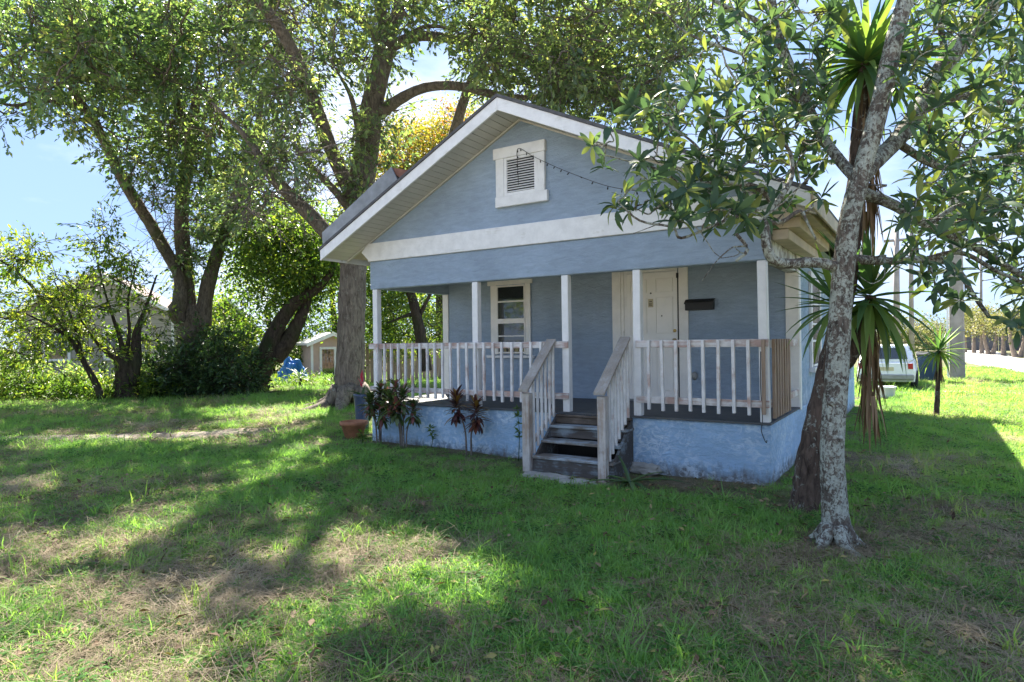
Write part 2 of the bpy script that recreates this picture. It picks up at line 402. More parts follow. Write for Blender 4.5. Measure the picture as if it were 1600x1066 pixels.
M_SAND = m_plain('sandy_path', (.36, .31, .25), .95, 0, .3, 5)
tag(ribbon('road', [(9.2, 16), (7.6, 26), (6.2, 36), (5.4, 46), (5.0, 60), (5.6, 90), (8, 150)], 2.1, M_ROAD, .03, edge=.02), 'pale sunlit road past the utility pole', kind='structure')
# unseen pale ground added behind the photographer: bounces sunlight onto the shaded house front
tag(box('road', -90, 60, -19.5, -12.5, -.2, .022+.1, M_ROAD, None, 0), 'pale concrete street added behind the photographer to bounce light', kind='structure')
tag(box('pavement', -90, 60, -12.48, -11.2, -.2, .24, m_plain('pavement_concrete', (.45, .43, .39), .9, 0, .15, 3), None, .02), 'raised concrete pavement added behind the photographer to bounce light', kind='structure')
tag(box('bounce_lot', -90, 60, -60, -19.52, -.2, .13, M_SAND, None, 0), 'unseen sandy lot added behind the photographer to bounce light', kind='structure')
tag(ribbon('path', [(-24, -8.2), (-16, -4.7), (-12.4, -3.0), (-10.6, -1.7), (-9.4, -.2), (-8.6, .5)], .42, m_plain('trodden_sand', (.24, .20, .155), .95, 0, .3, 5), .014, edge=.5, taper=True), 'bare sandy track worn across the lawn', kind='structure')
tag(ribbon('path', [(-6, 18.5), (.5, 16.6), (4, 15.9), (8, 15.5)], .3, M_SAND, .022, edge=.4, taper=True), 'narrow worn footpath beyond the small yucca', kind='structure')

# ------------------------------------------------------------------ the house
W, D, ZF, HL = 6.487, 1.998, .758, 10.2
ZB, ZBB, ZBT = 2.677, 3.153, 3.461
AX, AZ = -3.40, 5.17                      # ridge (top of the roof at the front)
EL, ELZ = -7.04, 3.375                    # left eave
ER, ERZ = .54, 3.33                       # right eave
def roof_z(x): return AZ-(AX-x)*(AZ-ELZ)/(AX-EL) if x < AX else AZ-(x-AX)*(AZ-ERZ)/(ER-AX)
house = thing('blue_house', (-W/2, 5, 0), 'small blue stucco bungalow with a white gabled porch', 'house')
box('foundation', -W, 0, 0, HL, -.25, .735, M_SLAB, house, .012)
pf = box('porch_floor', -W+.02, -.02, .03, D+.05, .60, .736, M_FLOOR, house)
for k in range(14):
    y0 = -.035+k*.1455
    box('floor_board', -W-.01, .012, y0, y0+.139, .7365, ZF, M_FLOOR, pf, .003)
# walls
box('wall', -W+.004, -W+.15, D+.15, HL-.01, .736, 3.3, M_SIDE, house)
box('wall', -.15, -.004, D+.15, HL-.01, .736, 3.3, M_SIDE, house)
bw = box('porch_wall', -W+.004, -.004, D, D+.149, .737, 3.25, M_STUCCO, house)
prism('gable_wall', [(-W+.01, ZBT-.03), (-.01, ZBT-.03), (-.01, roof_z(-.01)-.1), (AX, AZ-.12), (-W+.01, roof_z(-W)-.1)], 'Y', .012, .12, M_STUCCO, house)
prism('rear_wall', [(-W+.01, .74), (-.01, .74), (-.01, roof_z(-.01)-.1), (AX, AZ-.12), (-W+.01, roof_z(-W)-.1)], 'Y', HL-.14, HL-.012, M_STUCCO, house)
box('beam', -W, 0, 0, .15, ZB, ZBB, M_STUCCO, house, .012)
box('fascia_band', -W-.012, .012, -.028, .14, ZBB+.001, ZBT, M_WHITEX, house, .006)
box('side_beam', -.14, .003, .152, D+.0, ZB+.01, 3.27, M_PEEL, house)
box('side_beam', -W-.003, -W+.14, .152, D+.0, ZB+.01, 3.27, M_STUCCO, house)
box('porch_ceiling', -W+.15, -.15, .15, D-.01, 3.0, 3.04, M_GREY, house)
# corner trims
box('corner_trim', -W-.01, -W+.125, D-.022, D-.001, ZF+.002, 3.0, M_TRIM, house)
box('corner_trim', -.165, .012, D-.022, D-.001, ZF+.002, 3.0, M_TRIM, house)
box('corner_trim', .0, .022, D+.001, D+.11, ZF-.04, 3.2, M_WHITE, house)
# roof
th = .045
def slab(name, xa, xb, mat, top=0., y0=-.62, y1=HL+.4, t=th):
    return prism(name, [(xa, roof_z(xa)+top), (xb, roof_z(xb)+top), (xb, roof_z(xb)+top-t), (xa, roof_z(xa)+top-t)], 'Y', y0, y1, mat, house)
slab('roof', EL-.02, AX, M_SHING, .012, -.615)
slab('roof', AX+.002, ER+.02, M_SHING, .012, -.615)
for xa, xb in ((EL, AX-.001), (AX+.001, ER)):
    prism('barge_board', [(xa, roof_z(xa)-.037), (xb, roof_z(xb)-.037), (xb, roof_z(xb)-.215), (xa, roof_z(xa)-.215)], 'Y', -.60, -.565, M_WHITEX, house, .004)
# raking soffit of narrow vinyl panels
for side, (xa, xb) in enumerate(((EL+.02, AX), (AX, ER-.02))):
    so_ = thing_none = None
    backing = prism('soffit', [(xa, roof_z(xa)-.12), (xb, roof_z(xb)-.12), (xb, roof_z(xb)-.16), (xa, roof_z(xa)-.16)], 'Y', -.563, .01, M_SOFFIT, house)
    n = 36; sl = (roof_z(xb)-roof_z(xa))/(xb-xa); ln = math.hypot(xb-xa, roof_z(xb)-roof_z(xa))
    pm = None
    for k in range(n):
        x = xa+(k+.5)*(xb-xa)/n
        if pm is None:
            w = ln/n-.008
            v = np.array([(sx*w/2+(-.0 if sz else 0), sy, sz) for sx in (-1, 1) for sy in (-.281, .281) for sz in (-.008, .004)])
            a = math.atan(sl); rotm = np.array([[math.cos(a), 0, -math.sin(a)], [0, 1, 0], [math.sin(a), 0, math.cos(a)]])
            v = v @ rotm.T
            F = [(0, 1, 3, 2), (4, 6, 7, 5), (0, 4, 5, 1), (2, 3, 7, 6), (0, 2, 6, 4), (1, 5, 7, 3)]
            pm = mesh_from('soffit_panel', v, F, M_SOFFIT)
        put('soffit_panel', pm, backing, (x, -.279, roof_z(x)-.165))
    prism('soffit_moulding', [(xa, roof_z(xa)-.176), (xb, roof_z(xb)-.176), (xb, roof_z(xb)-.20), (xa, roof_z(xa)-.20)], 'Y', -.028, .010, M_SOFFIT, house)
# eave undersides and fascia along the sides
slab('eave_underside', EL+.03, -W, M_EAVE, -.10, .012, HL, .03)
slab('eave_underside', 0, ER-.03, M_EAVE, -.10, .012, HL, .03)
box('eave_fascia', EL-.025, EL, -.565, HL+.3, ELZ-.20, ELZ-.04, M_WHITE, house)
box('eave_fascia', ER, ER+.025, -.565, HL+.3, ERZ-.20, ERZ-.04, M_EAVE, house)
prism('eave_return', [(EL+.38, ELZ-.05), (-W-.014, ELZ+.10), (-W-.014, ZBB+.03)], 'Y', -.02, .012, M_WHITE, house)
prism('eave_return', [(.014, ZBT+.0), (ER-.12, ERZ-.13), (.014, ZBB-.1)], 'Y', -.02, .012, M_EAVE, house)
for k in range(3):
    box('eave_board', .013, .20+.12*k, .15, D+.8, 2.92+.13*k, 3.04+.13*k, M_EAVE, house, .006)
# lifted metal flashing on the left slope
fl = prism('roof_flashing', [(-7.12, 3.36), (-5.35, 4.24), (-5.52, 4.53), (-7.14, 3.66)], 'Y', -.47, -.44, M_METAL, house, .004)
prism('flashing_end', [(-5.56, 4.50), (-5.53, 4.53), (-5.12, 4.42), (-5.28, 4.27)], 'Y', -.43, .6, M_RUST, house)
prism('flashing_top', [(-7.14, 3.64), (-5.54, 4.51), (-5.54, 4.53), (-7.14, 3.66)], 'Y', -.44, 1.2, M_METAL, house)
# gable vent
gv = box('gable_vent', -3.66, -3.13, -.004, .011, 3.93, 4.47, M_DARK, house, 0)
for a in (dict(x0=-3.86, x1=-2.97, z0=4.46, z1=4.62), dict(x0=-3.83, x1=-2.94, z0=3.745, z1=3.90)):
    box('vent_trim', a['x0'], a['x1'], -.05, .010, a['z0'], a['z1'], M_WHITEX, gv, .006)
for x0, x1 in ((-3.82, -3.68), (-3.11, -2.985)):
    box('vent_trim', x0, x1, -.04, .010, 3.901, 4.459, M_WHITE, gv, .005)
for x0, x1, z0, z1 in ((-3.68, -3.63, 3.901, 4.459), (-3.16, -3.11, 3.901, 4.459), (-3.63, -3.16, 3.901, 3.945), (-3.63, -3.16, 4.425, 4.459)):
    box('vent_frame', x0, x1, -.03, .009, z0, z1, M_WHITE, gv, .003)
for k in range(13):
    z = 3.958+k*.0362
    box('slat', -3.629, -3.161, -.026, .002, z, z+.011, M_WHITE, gv, .002, rot=(math.radians(32), 0, 0))
# porch posts
for k, x in enumerate((-6.445, -4.33, -2.766, -1.705, -.128)):
    p = box('porch_post', x, x+.105, .012, .117, ZF+.0005, ZB-.001, M_WHITE, house, .006)
    p.rotation_euler = (0, math.radians((0, .1, -.1, .15, -.5)[k]), 0)
# railings
def railing(x0, x1, xs, lens):
    r = box('porch_railing', x0, x1, -.018, .010, 1.655, 1.748, M_RAIL, house, .004)
    box('bottom_rail', x0, x1, -.016, .010, .935, 1.022, M_RAIL, r, .004)
    for x, b in zip(xs, lens):
        o = box('baluster', x-.019, x+.019, -.057, -.0185, b, 1.742+RNG.uniform(-.006, .008), M_BAL, r, .003)
        o.rotation_euler = (0, RNG.normal(0, .008), 0)
lx = [-6.30, -6.133, -5.976, -5.82, -5.662, -5.508, -5.349, -5.192, -5.037, -4.882, -4.722, -4.564, -4.404, -4.243, -4.081, -3.904, -3.755, -3.579, -3.416, -3.252, -3.079, -2.93]
railing(-6.50, -2.66, lx, [.86+RNG.uniform(-.015, .02) for _ in lx])
rx = [-1.473, -1.294, -1.113, -.94, -.771, -.587, -.408, -.233]
railing(-1.66, -.01, rx, [.845+RNG.uniform(-.015, .02) for _ in rx])
box('rail_end', -6.52, -6.49, -.018, .5, 1.655, 1.745, M_RAIL, house)
sr = box('porch_railing', -.03, -.002, .125, D-.025, 1.64, 1.735, M_RAIL, house)
box('bottom_rail', -.03, -.002, .125, D-.025, .93, 1.02, M_RAIL, sr)
for k in range(7):
    y = .12+k*.16
    box('baluster', -.001, .036, y, y+.058, .80, 1.745, M_RAW, sr, .004)
box('baluster', -.085, -.045, -.057, -.0185, .86, 1.74, M_RAW, sr, .003)
# window on the porch
wn = box('window', -5.20, -4.566, D-.012, D+.05, 1.52, 2.78, M_DARK, house, 0)
box('window_trim', -5.40, -4.42, D-.042, D-.0125, 2.80, 2.935, M_TRIM, wn)
for x0, x1 in ((-5.335, -5.21), (-4.575, -4.465)):
    box('window_trim', x0, x1, D-.034, D-.0125, 1.51, 2.799, M_TRIM, wn)
box('window_sill', -5.42, -4.385, D-.075, D-.0125, 1.45, 1.495, M_WHITEX, wn)
box('window_blind', -5.16, -4.60, D-.006, D-.001, 2.62, 2.77, M_BLIND, wn) .location.y -= .012
for z0, z1 in ((2.475, 2.505), (2.085, 2.175), (1.84, 1.865), (1.53, 1.56), (2.76, 2.79)):
    box('window_bar', -5.195, -4.58, D-.045, D-.02, z0, z1, M_TRIM, wn, .003)
for x0, x1 in ((-5.21, -5.17), (-4.60, -4.575)):
    box('window_bar', x0, x1, D-.043, D-.02, 1.52, 2.79, M_TRIM, wn, .003)
for z0, z1 in ((2.505, 2.76), (2.175, 2.475), (1.865, 2.085), (1.56, 1.84)):
    box('pane', -5.17, -4.60, D-.026, D-.022, z0, z1, M_GLASS, wn, 0)
# front door
dr = box('front_door', -2.60, -1.755, D-.028, D-.001, ZF+.015, 2.835, M_DOOR, house, .004)
for cx, ww in ((-2.40, .26), (-1.965, .26)):
    for z0, z1 in ((2.52, 2.72), (1.86, 2.42), (.95, 1.62)):
        box('door_panel', cx-ww/2, cx+ww/2, D-.033, D-.0285, z0, z1, M_DOOR, dr, .004)
        for a in ((cx-ww/2-.012, cx-ww/2-.004, z0, z1), (cx+ww/2+.004, cx+ww/2+.012, z0, z1), (cx-ww/2-.012, cx+ww/2+.012, z1+.004, z1+.012), (cx-ww/2-.012, cx+ww/2+.012, z0-.012, z0-.004)):
            box('panel_moulding', a[0], a[1], D-.038, D-.0285, a[2], a[3], M_DOOR, dr, .002)
kv, kf = lathe([(0, 0), (.028, .0), (.028, .006), (.012, .012), (.012, .03), (.026, .042), (.028, .055), (.018, .068), (0, .07)], 18)
Rk = np.array([[1, 0, 0], [0, 0, -1], [0, 1, 0]], float)
part('door_knob', kv@Rk.T+np.array((-1.80, D-.028, 1.74)), kf, M_BRASS, dr, (-1.80, D-.028, 1.74), True)
kv2, kf2 = lathe([(0, 0), (.026, .0), (.026, .012), (.018, .018), (0, .018)], 18)
part('deadbolt', kv2@Rk.T+np.array((-1.80, D-.028, 1.89)), kf2, M_BRASS, dr, (-1.80, D-.028, 1.89), True)
part('peephole', (kv2*.5)@Rk.T+np.array((-2.19, D-.028, 2.50)), kf2, M_BLACK, dr, (-2.19, D-.028, 2.50), True)
part('nail', (kv2*.4)@Rk.T+np.array((-2.01, D-.0335, 2.13)), kf2, M_BLACK, dr, (-2.01, D-.0335, 2.13), True)
nt_ = box('paper_notice', -2.235, -2.15, D-.0325, D-.030, 2.275, 2.41, M_PAPER, dr, 0)
for k, (a, b) in enumerate(((.02, .065), (.012, .07), (.012, .06), (.012, .07))):
    box('print_line', -2.235+a, -2.235+b, D-.0335, D-.0328, 2.355-.019*k-(.0 if k else -.008), 2.363-.019*k+(0 if k else .012), M_INK, nt_, 0)
box('door_gap', -1.752, -1.735, D-.034, D-.001, ZF+.01, 2.80, M_BLACK, house, 0)
box('door_closer', -1.765, -1.728, D-.05, D-.035, 2.72, 2.80, M_BLACK, house, .004)
for x0, x1, y in ((-2.865, -2.715, .034), (-2.714, -2.66, .022), (-2.659, -2.602, .012), (-1.733, -1.585, .034)):
    box('door_frame', x0, x1, D-y, D-.001, ZF+.002, 2.98, M_TRIM, house)
box('door_frame', -2.60, -1.75, D-.03, D-.001, 2.84, 2.98, M_TRIM, house)
box('threshold', -2.62, -1.74, D-.09, D-.029, ZF+.001, ZF+.03, M_GREY, house)
part('outlet_cover', np.array(lathe([(0, 0), (.045, 0), (.05, .02), (.04, .05), (.02, .062), (0, .064)], 18)[0])@Rk.T*np.array((1, 1, 1.35))+np.array((-1.50, D-.001, 1.18)), lathe([(0, 0), (.045, 0), (.05, .02), (.04, .05), (.02, .062), (0, .064)], 18)[1], M_GREY, house, (-1.50, D-.001, 1.18), True)
# side window
sw = box('window', -.003, .012, 3.10, 3.98, 1.33, 2.60, M_DARK, house, 0)
for y0, y1, z0, z1 in ((3.0, 3.10, 1.28, 2.66), (3.98, 4.08, 1.28, 2.66)):
    box('window_trim', -.002, .04, y0, y1, z0, z1, M_WHITE, sw)
box('window_trim', -.002, .045, 2.97, 4.11, 2.661, 2.79, M_WHITE, sw)
box('window_sill', -.002, .09, 2.95, 4.13, 1.21, 1.279, M_WHITE, sw)
for z in (1.29, 1.68, 1.95, 2.27, 2.62):
    box('window_bar', .013, .035, 3.10, 3.98, z, z+.035, M_WHITE, sw, .003)
for z0, z1 in ((1.33, 1.68), (1.72, 1.95), (1.99, 2.27), (2.31, 2.62)):
    box('pane', .014, .018, 3.10, 3.98, z0, z1, M_GLASS, sw, 0)
# dangling wire on the corner post
t = Tubes(); P, Rr = smooth_path([(-.10, -.006, 1.60), (-.105, -.012, 1.2), (-.09, -.01, .80), (-.10, -.03, .68), (-.07, -.035, .58), (-.045, -.03, .53), (-.04, -.03, .56)], [.005]*7, 5)
t.add(P, Rr, 5); t.build('loose_wire', M_BLACK, house)

# ------------------------------------------------------------------ porch steps
st = thing('porch_steps', (-2.35, -.4, .05), 'weathered wooden steps with handrails leading up to the porch', 'steps')
XL, XR = -2.83, -1.80
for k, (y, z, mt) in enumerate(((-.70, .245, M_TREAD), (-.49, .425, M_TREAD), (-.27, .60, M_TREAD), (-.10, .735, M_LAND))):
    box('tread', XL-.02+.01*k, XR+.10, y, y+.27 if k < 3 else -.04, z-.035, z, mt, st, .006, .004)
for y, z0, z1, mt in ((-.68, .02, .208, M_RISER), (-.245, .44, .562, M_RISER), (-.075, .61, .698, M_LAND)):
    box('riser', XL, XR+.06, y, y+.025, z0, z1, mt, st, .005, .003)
box('shade_backing', XL, XR+.06, -.03, -.012, .0, .69, M_DARK, st, 0)  # dark sheet standing in for the shade behind the open treads
for x in (XL-.03, XR+.065):
    prism('stringer', [(-.69, 0), (-.66, .20), (-.45, .38), (-.24, .55), (-.04, .70), (-.04, .0)], 'X', x, x+.035, M_RISER, st)
def handrail(xp, newel_y, top, bal, lower):
    n = box('newel_post', xp-.055, xp+.055, newel_y, newel_y+.10, -.03, 1.07, M_NEWEL, st, .006)
    ye = -.02; z0, z1 = 1.085, top
    y0 = newel_y-.05; slope = (z1-z0)/(ye-y0)
    prism('handrail', [(y0, z0), (ye, z1), (ye, z1+.042), (y0, z0+.042)], 'X', xp-.075, xp+.075, M_HAND, st, .005)
    prism('handrail_support', [(newel_y+.10, z0-.08+.15*slope), (ye, z1-.09), (ye, z1-.002), (newel_y+.10, z0+.15*slope-.002)], 'X', xp-.022, xp+.020, M_NEWEL, st, .003)
    if lower:
        prism('lower_rail', [(newel_y+.10, .22), (ye+.0, .70), (ye+.0, .79), (newel_y+.10, .31)], 'X', xp-.02, xp+.022, M_NEWEL, st, .003)
    else:
        prism('lower_rail', [(newel_y+.10, .30), (ye+.0, .74), (ye+.0, .80), (newel_y+.10, .37)], 'X', xp-.02, xp+.022, M_NEWEL, st, .003)
    for k in range(bal):
        y = newel_y+.135+k*(-.06-newel_y-.135)/(bal-1)
        zt = z0+(y-y0)*slope-.02; zb = .23+(y-newel_y-.10)*.78
        box('baluster', xp+.0225, xp+.055, y, y+.030, zb, zt, M_BAL, st, .003)
handrail(-2.92, -.745, 1.745, 6, False)
handrail(-1.80, -.80, 1.76, 7, True)
# flagstones and rubble at the foot
def rock(name, c, d, mat, rough=.12, label=None, seed=0):
    bm = bmesh.new(); bmesh.ops.create_icosphere(bm, subdivisions=3, radius=1)
    for v in bm.verts:
        q = Vector(v.co); m = max(abs(q.x), abs(q.y), abs(q.z)); q = q.lerp(q/m, .62)
        q *= 1+rough*mnoise.fractal(q*1.6+Vector((seed, 0, 0)), 1, 2, 4)
        v.co = Vector((q.x*d[0], q.y*d[1], q.z*d[2]))
    me = bpy.data.meshes.new(name); bm.to_mesh(me); bm.free(); me.materials.append(mat)
    return tag(put(name, me, None, c), label, 'stone') if label else put(name, me, None, c)
rock('flagstone', (-2.50, -.98, .045), (.36, .17, .03), M_CONC, .3, 'flat grey flagstone below the bottom step', 3)
rock('flagstone', (-2.04, -1.03, .04), (.22, .15, .025), M_CONC, .3, 'smaller flagstone against the right newel post of the steps', 9)
rock('rubble_block', (-1.52, -.10, .09), (.19, .08, .075), M_CONC, .35, 'rough concrete block lying against the foundation beside the steps', 5)
# mailbox
mb = thing('mailbox', (-1.395, D, 2.2), 'black wall mailbox hung beside the front door', 'mailbox')
prism('box_body', [(D-.002, 2.20), (D-.10, 2.20), (D-.10, 2.31), (D-.03, 2.355), (D-.002, 2.355)], 'X', -1.612, -1.18, M_BLACK, mb, .004)
prism('lid', [(D-.002, 2.372), (D-.035, 2.372), (D-.118, 2.315), (D-.118, 2.295), (D-.112, 2.295), (D-.112, 2.312), (D-.03, 2.358), (D-.002, 2.358)], 'X', -1.62, -1.172, M_BLACK, mb)
# string lights
sl_ = thing('string_lights', (-3.40, -.05, 4.5), 'dark string of small lights running from the gable vent to the tree', 'string lights')
t = Tubes()
pts = [(-3.40, -.07, 4.02), (-3.41, -.07, 4.30), (-3.40, -.07, 4.55), (-3.13, -.10, 4.385), (-2.78, -.16, 4.185), (-2.43, -.25, 4.0)] + [tuple(at(x, y, d)) for x, y, d in ((950, 291, 7.6), (1010, 300, 7.0), (1075, 306, 6.4))]
P, Rr = smooth_path(pts, [.004]*len(pts), 8); t.add(P, Rr, 5); t.build('wire', M_BLACK, sl_)
bv, bf = lathe([(0, 0), (.006, .004), (.008, .02), (.012, .03), (.012, .05), (.006, .06), (0, .062)], 8)
bm_ = mesh_from('bulb', bv*.7, bf, M_BLACK, True)
for i in range(6, len(P), 3):
    o = put('bulb', bm_, sl_, P[i]); o.rotation_euler = (math.pi+RNG.normal(0, .5), RNG.normal(0, .5), 0)

# ================================================================== vegetation
def unit(v): return v/(np.linalg.norm(v, axis=-1, keepdims=True)+1e-9)
def set_rnd(me, vals):
    a = me.attributes.new('rnd', 'FLOAT', 'POINT'); a.data.foreach_set('value', np.asarray(vals, np.float32))
def leaf_cloud(name, P, A, N, Ln, Wd, rnd, mat, parent, kind='stuff', mid=.45, fold=.12):
    """many small folded leaves (4 points, 2 triangles each) as one mesh"""
    n = len(P); A = unit(A); S = unit(np.cross(A, N)); N = np.cross(S, A)
    o = WL[parent.name] if parent is not None else np.zeros(3)
    v = np.empty((n, 4, 3))
    v[:, 0] = P; v[:, 2] = P+A*Ln[:, None]-N*(Ln*.12)[:, None]
    m = P+A*(Ln*mid)[:, None]+N*(Wd*fold)[:, None]
    v[:, 1] = m-S*(Wd/2)[:, None]; v[:, 3] = m+S*(Wd/2)[:, None]
    v = (v-o).reshape(-1, 3)
    me = bpy.data.meshes.new(name); me.vertices.add(4*n); me.vertices.foreach_set('co', v.astype(np.float32).ravel())
    i = np.arange(n)*4
    tri = np.stack([i, i+1, i+2, i, i+2, i+3], 1).ravel().astype(np.int32)
    me.loops.add(6*n); me.loops.foreach_set('vertex_index', tri)
    me.polygons.add(2*n); me.polygons.foreach_set('loop_start', np.arange(2*n, dtype=np.int32)*3); me.polygons.foreach_set('loop_total', np.full(2*n, 3, np.int32))
    me.update(); me.validate(); me.materials.append(mat)
    set_rnd(me, np.repeat(rnd, 4))
    ob = put(name, me, parent, o)
    if kind: ob['kind'] = kind
    return ob
def in_poly(x, y, poly):
    inside = np.zeros(len(x), bool); n = len(poly)
    for i in range(n):
        x1, y1 = poly[i]; x2, y2 = poly[(i+1) % n]
        c = ((y1 > y) != (y2 > y)) & (x < (x2-x1)*(y-y1)/((y2-y1)+1e-12)+x1)
        inside ^= c
    return inside
# gaps in the canopy through which the sun reaches the lawn
GAPS_PX = [
    [(215, 692), (320, 664), (500, 662), (480, 690), (300, 702)],
    [(0, 682), (120, 676), (250, 690), (150, 704), (0, 712)],
    [(470, 688), (520, 690), (485, 728), (410, 768), (355, 778), (375, 745), (430, 715)],
    [(235, 775), (405, 752), (350, 795), (280, 850), (180, 872), (0, 895), (0, 858), (120, 848), (205, 800)],
    [(400, 850), (530, 822), (640, 845), (800, 900), (790, 955), (700, 950), (610, 990), (530, 1020), (470, 1060), (400, 1050), (395, 960), (480, 905)],
    [(-60, 930), (100, 915), (250, 935), (365, 915), (350, 1000), (380, 1075), (-60, 1100)],
    [(1085, 970), (1170, 955), (1180, 1000), (1110, 1015)], [(1300, 1020), (1400, 1010), (1420, 1060), (1320, 1066)], [(1010, 1040), (1080, 1030), (1100, 1075), (1000, 1080)],
    [(-40, 632), (200, 628), (210, 642), (60, 652), (-40, 655)],
    [(260, 640), (500, 636), (505, 650), (330, 655)],
    [(0, 755), (90, 750), (60, 775), (0, 785)],
    [(590, 660), (660, 640), (668, 620), (600, 622)],
]
GAPS = [np.array([G(a, b)[:2] for a, b in g]) for g in GAPS_PX]
def sunny(P):
    q = P[:, :2]-SUN[:2]*(P[:, 2]/SUN[2])[:, None]
    j = .16*np.stack([np.sin(q[:, 0]*5.1+q[:, 1]*3.3), np.cos(q[:, 0]*3.7-q[:, 1]*6.1)], 1)
    q = q+j
    r = np.zeros(len(P), bool)
    for g in GAPS: r |= in_poly(q[:, 0], q[:, 1], g)
    return r
def pxy(p):
    d = p-CAM; z = d@FW; return 800+FPX*(d@RT)/z, 533-FPX*(d@UP)/z
def scatter(poly, n, d0, d1, mind):
    poly = np.array(poly, float); out = []
    lo, hi = poly.min(0), poly.max(0); tries = 0
    while len(out) < n and tries < n*60:
        tries += 1
        x, y = RNG.uniform(lo, hi)
        if not in_poly(np.array([x]), np.array([y]), poly)[0]: continue
        if any((x-a)**2+(y-c)**2 < mind*mind for a, c, _ in out): continue
        out.append((x, y, RNG.uniform(d0, d1)))
    return out
class Tree:
    def __init__(s, name, base, label, cat='tree', group=None):
        s.root = thing(name, base, label, cat, group); s.tub = Tubes(); s.sk = []; s.clumps = []; s.dens = 1.
    def limb(s, pts, n=6, sides=9, wob=.06, px=True):
        """pts: (px, py, depth, radius)"""
        p = [at(a, b, c) for a, b, c, r in pts] if px else [np.array(q[:3]) for q in pts]
        P, Rr = smooth_path(p, [q[3] for q in pts], n)
        s.tub.add(P, Rr, sides, wob); s.sk.append(P); return P
    def blob(s, px, py, dep, rx, ry, rd, n, excl=()):
        n = int(n*s.dens)
        a = RNG.uniform(0, 2*math.pi, n*3); r = np.sqrt(RNG.uniform(0, 1, n*3))
        x = px+rx*r*np.cos(a); y = py+ry*r*np.sin(a); d = dep+rd*RNG.uniform(-1, 1, n*3)
        ok = np.ones(n*3, bool)
        for ex, ey, erx, ery in excl: ok &= ((x-ex)/erx)**2+((y-ey)/ery)**2 > 1
        idx = np.flatnonzero(ok)[:int(n*max(.3, ok.mean()))]
        s.clumps.append(at_many(x[idx], y[idx], d[idx]))
    def finish(s, bark, leafmat, per=110, sig=.38, Ln=.085, Wd=.042, twig=.022, carve=True, keep=.05, tint=0., name='crown', connect=True, flat=.75, droop=.0, minz=.3, spray=0):
        C = np.concatenate(s.clumps) if s.clumps else np.zeros((0, 3))
        C = C[C[:, 2] > minz]
        if len(C) and connect and s.sk:
            sk = np.concatenate(s.sk); root = sk.mean(0)
            order = np.argsort(np.min(np.linalg.norm(C[:, None]-sk[None, ::3], axis=2), axis=1))
            for i in order:
                c = C[i]; d = np.linalg.norm(sk-c, axis=1)+.5*np.maximum(0, sk[:, 2]-c[2]); k = int(np.argmin(d)); a = sk[k]
                ln = np.linalg.norm(c-a)
                if ln < .15: continue
                u1 = a+(c-a)*.35+RNG.normal(0, .10*ln, 3); u2 = a+(c-a)*.7+RNG.normal(0, .10*ln, 3)
                r0 = min(twig*(1+.45*ln), twig*3)
                P, Rr = smooth_path([a, u1, u2, c], [r0, r0*.75, r0*.5, r0*.3], 3)
                s.tub.add(P, Rr, 5, 0, False); sk = np.vstack([sk, P[2:]])
        if not len(C):
            if s.tub.n: s.tub.build('trunk', bark, s.root)
            return
        if spray:
            nb = spray; m = len(C)*nb; bi = np.repeat(np.arange(len(C)), nb)
            od = RNG.normal(0, 1, (m, 3))*np.array([1, 1, .7]); S0 = C[bi]+od*sig*.35; bd = unit(unit(od)*.9+RNG.normal(0, .45, (m, 3))+np.array([0, 0, -.12])); bl = sig*RNG.uniform(1.1, 2.2, m)
            for a_, d_, l_ in zip(S0, bd, bl):
                s.tub.add([a_-d_*l_*.15, a_+d_*l_*.5+np.array([0, 0, .03]), a_+d_*l_], [.011, .008, .004], 3, 0, False)
            k = per//nb; n = m*k; ti = np.repeat(np.arange(m), k); ci = bi[ti]
            f = RNG.uniform(.1, 1.05, n)[:, None]
            off = S0[ti]+bd[ti]*bl[ti][:, None]*f+RNG.normal(0, .05, (n, 3))-C[ci]
        else:
            n = len(C)*per; ci = np.repeat(np.arange(len(C)), per)
        sg = sig*RNG.uniform(.7, 1.25, len(C))
        if not spray: off = RNG.normal(0, 1, (n, 3))*sg[ci][:, None]*np.array([1, 1, flat])
        P = C[ci]+off
        if s.tub.n: s.tub.build('trunk', bark, s.root)
        out = unit(off)
        A = unit((bd[ti]*.8 if spray else 0)+out*.8+RNG.normal(0, .7, (n, 3))+np.array([0, 0, -.15-droop]))
        N = unit(RNG.normal(0, .75, (n, 3))+np.array([0, 0, 1.])+SUN*.4)
        rn = np.clip(RNG.normal(.42+tint, .22, n)+.2*RNG.normal(0, 1, len(C))[ci]+.12*out[:, 2], 0, 1)
        ok = P[:, 2] > .1
        if carve: ok &= ~sunny(P) | (RNG.uniform(0, 1, n) < keep)
        P, A, N, rn = P[ok], A[ok], N[ok], rn[ok]; n = len(P)
        sc = RNG.uniform(.5, 1.1, n)+.5*RNG.uniform(0, 1, n)**4
        leaf_cloud(name, P, A, N, Ln*sc, Wd*sc*RNG.uniform(.8, 1.2, n), rn, leafmat, s.root)

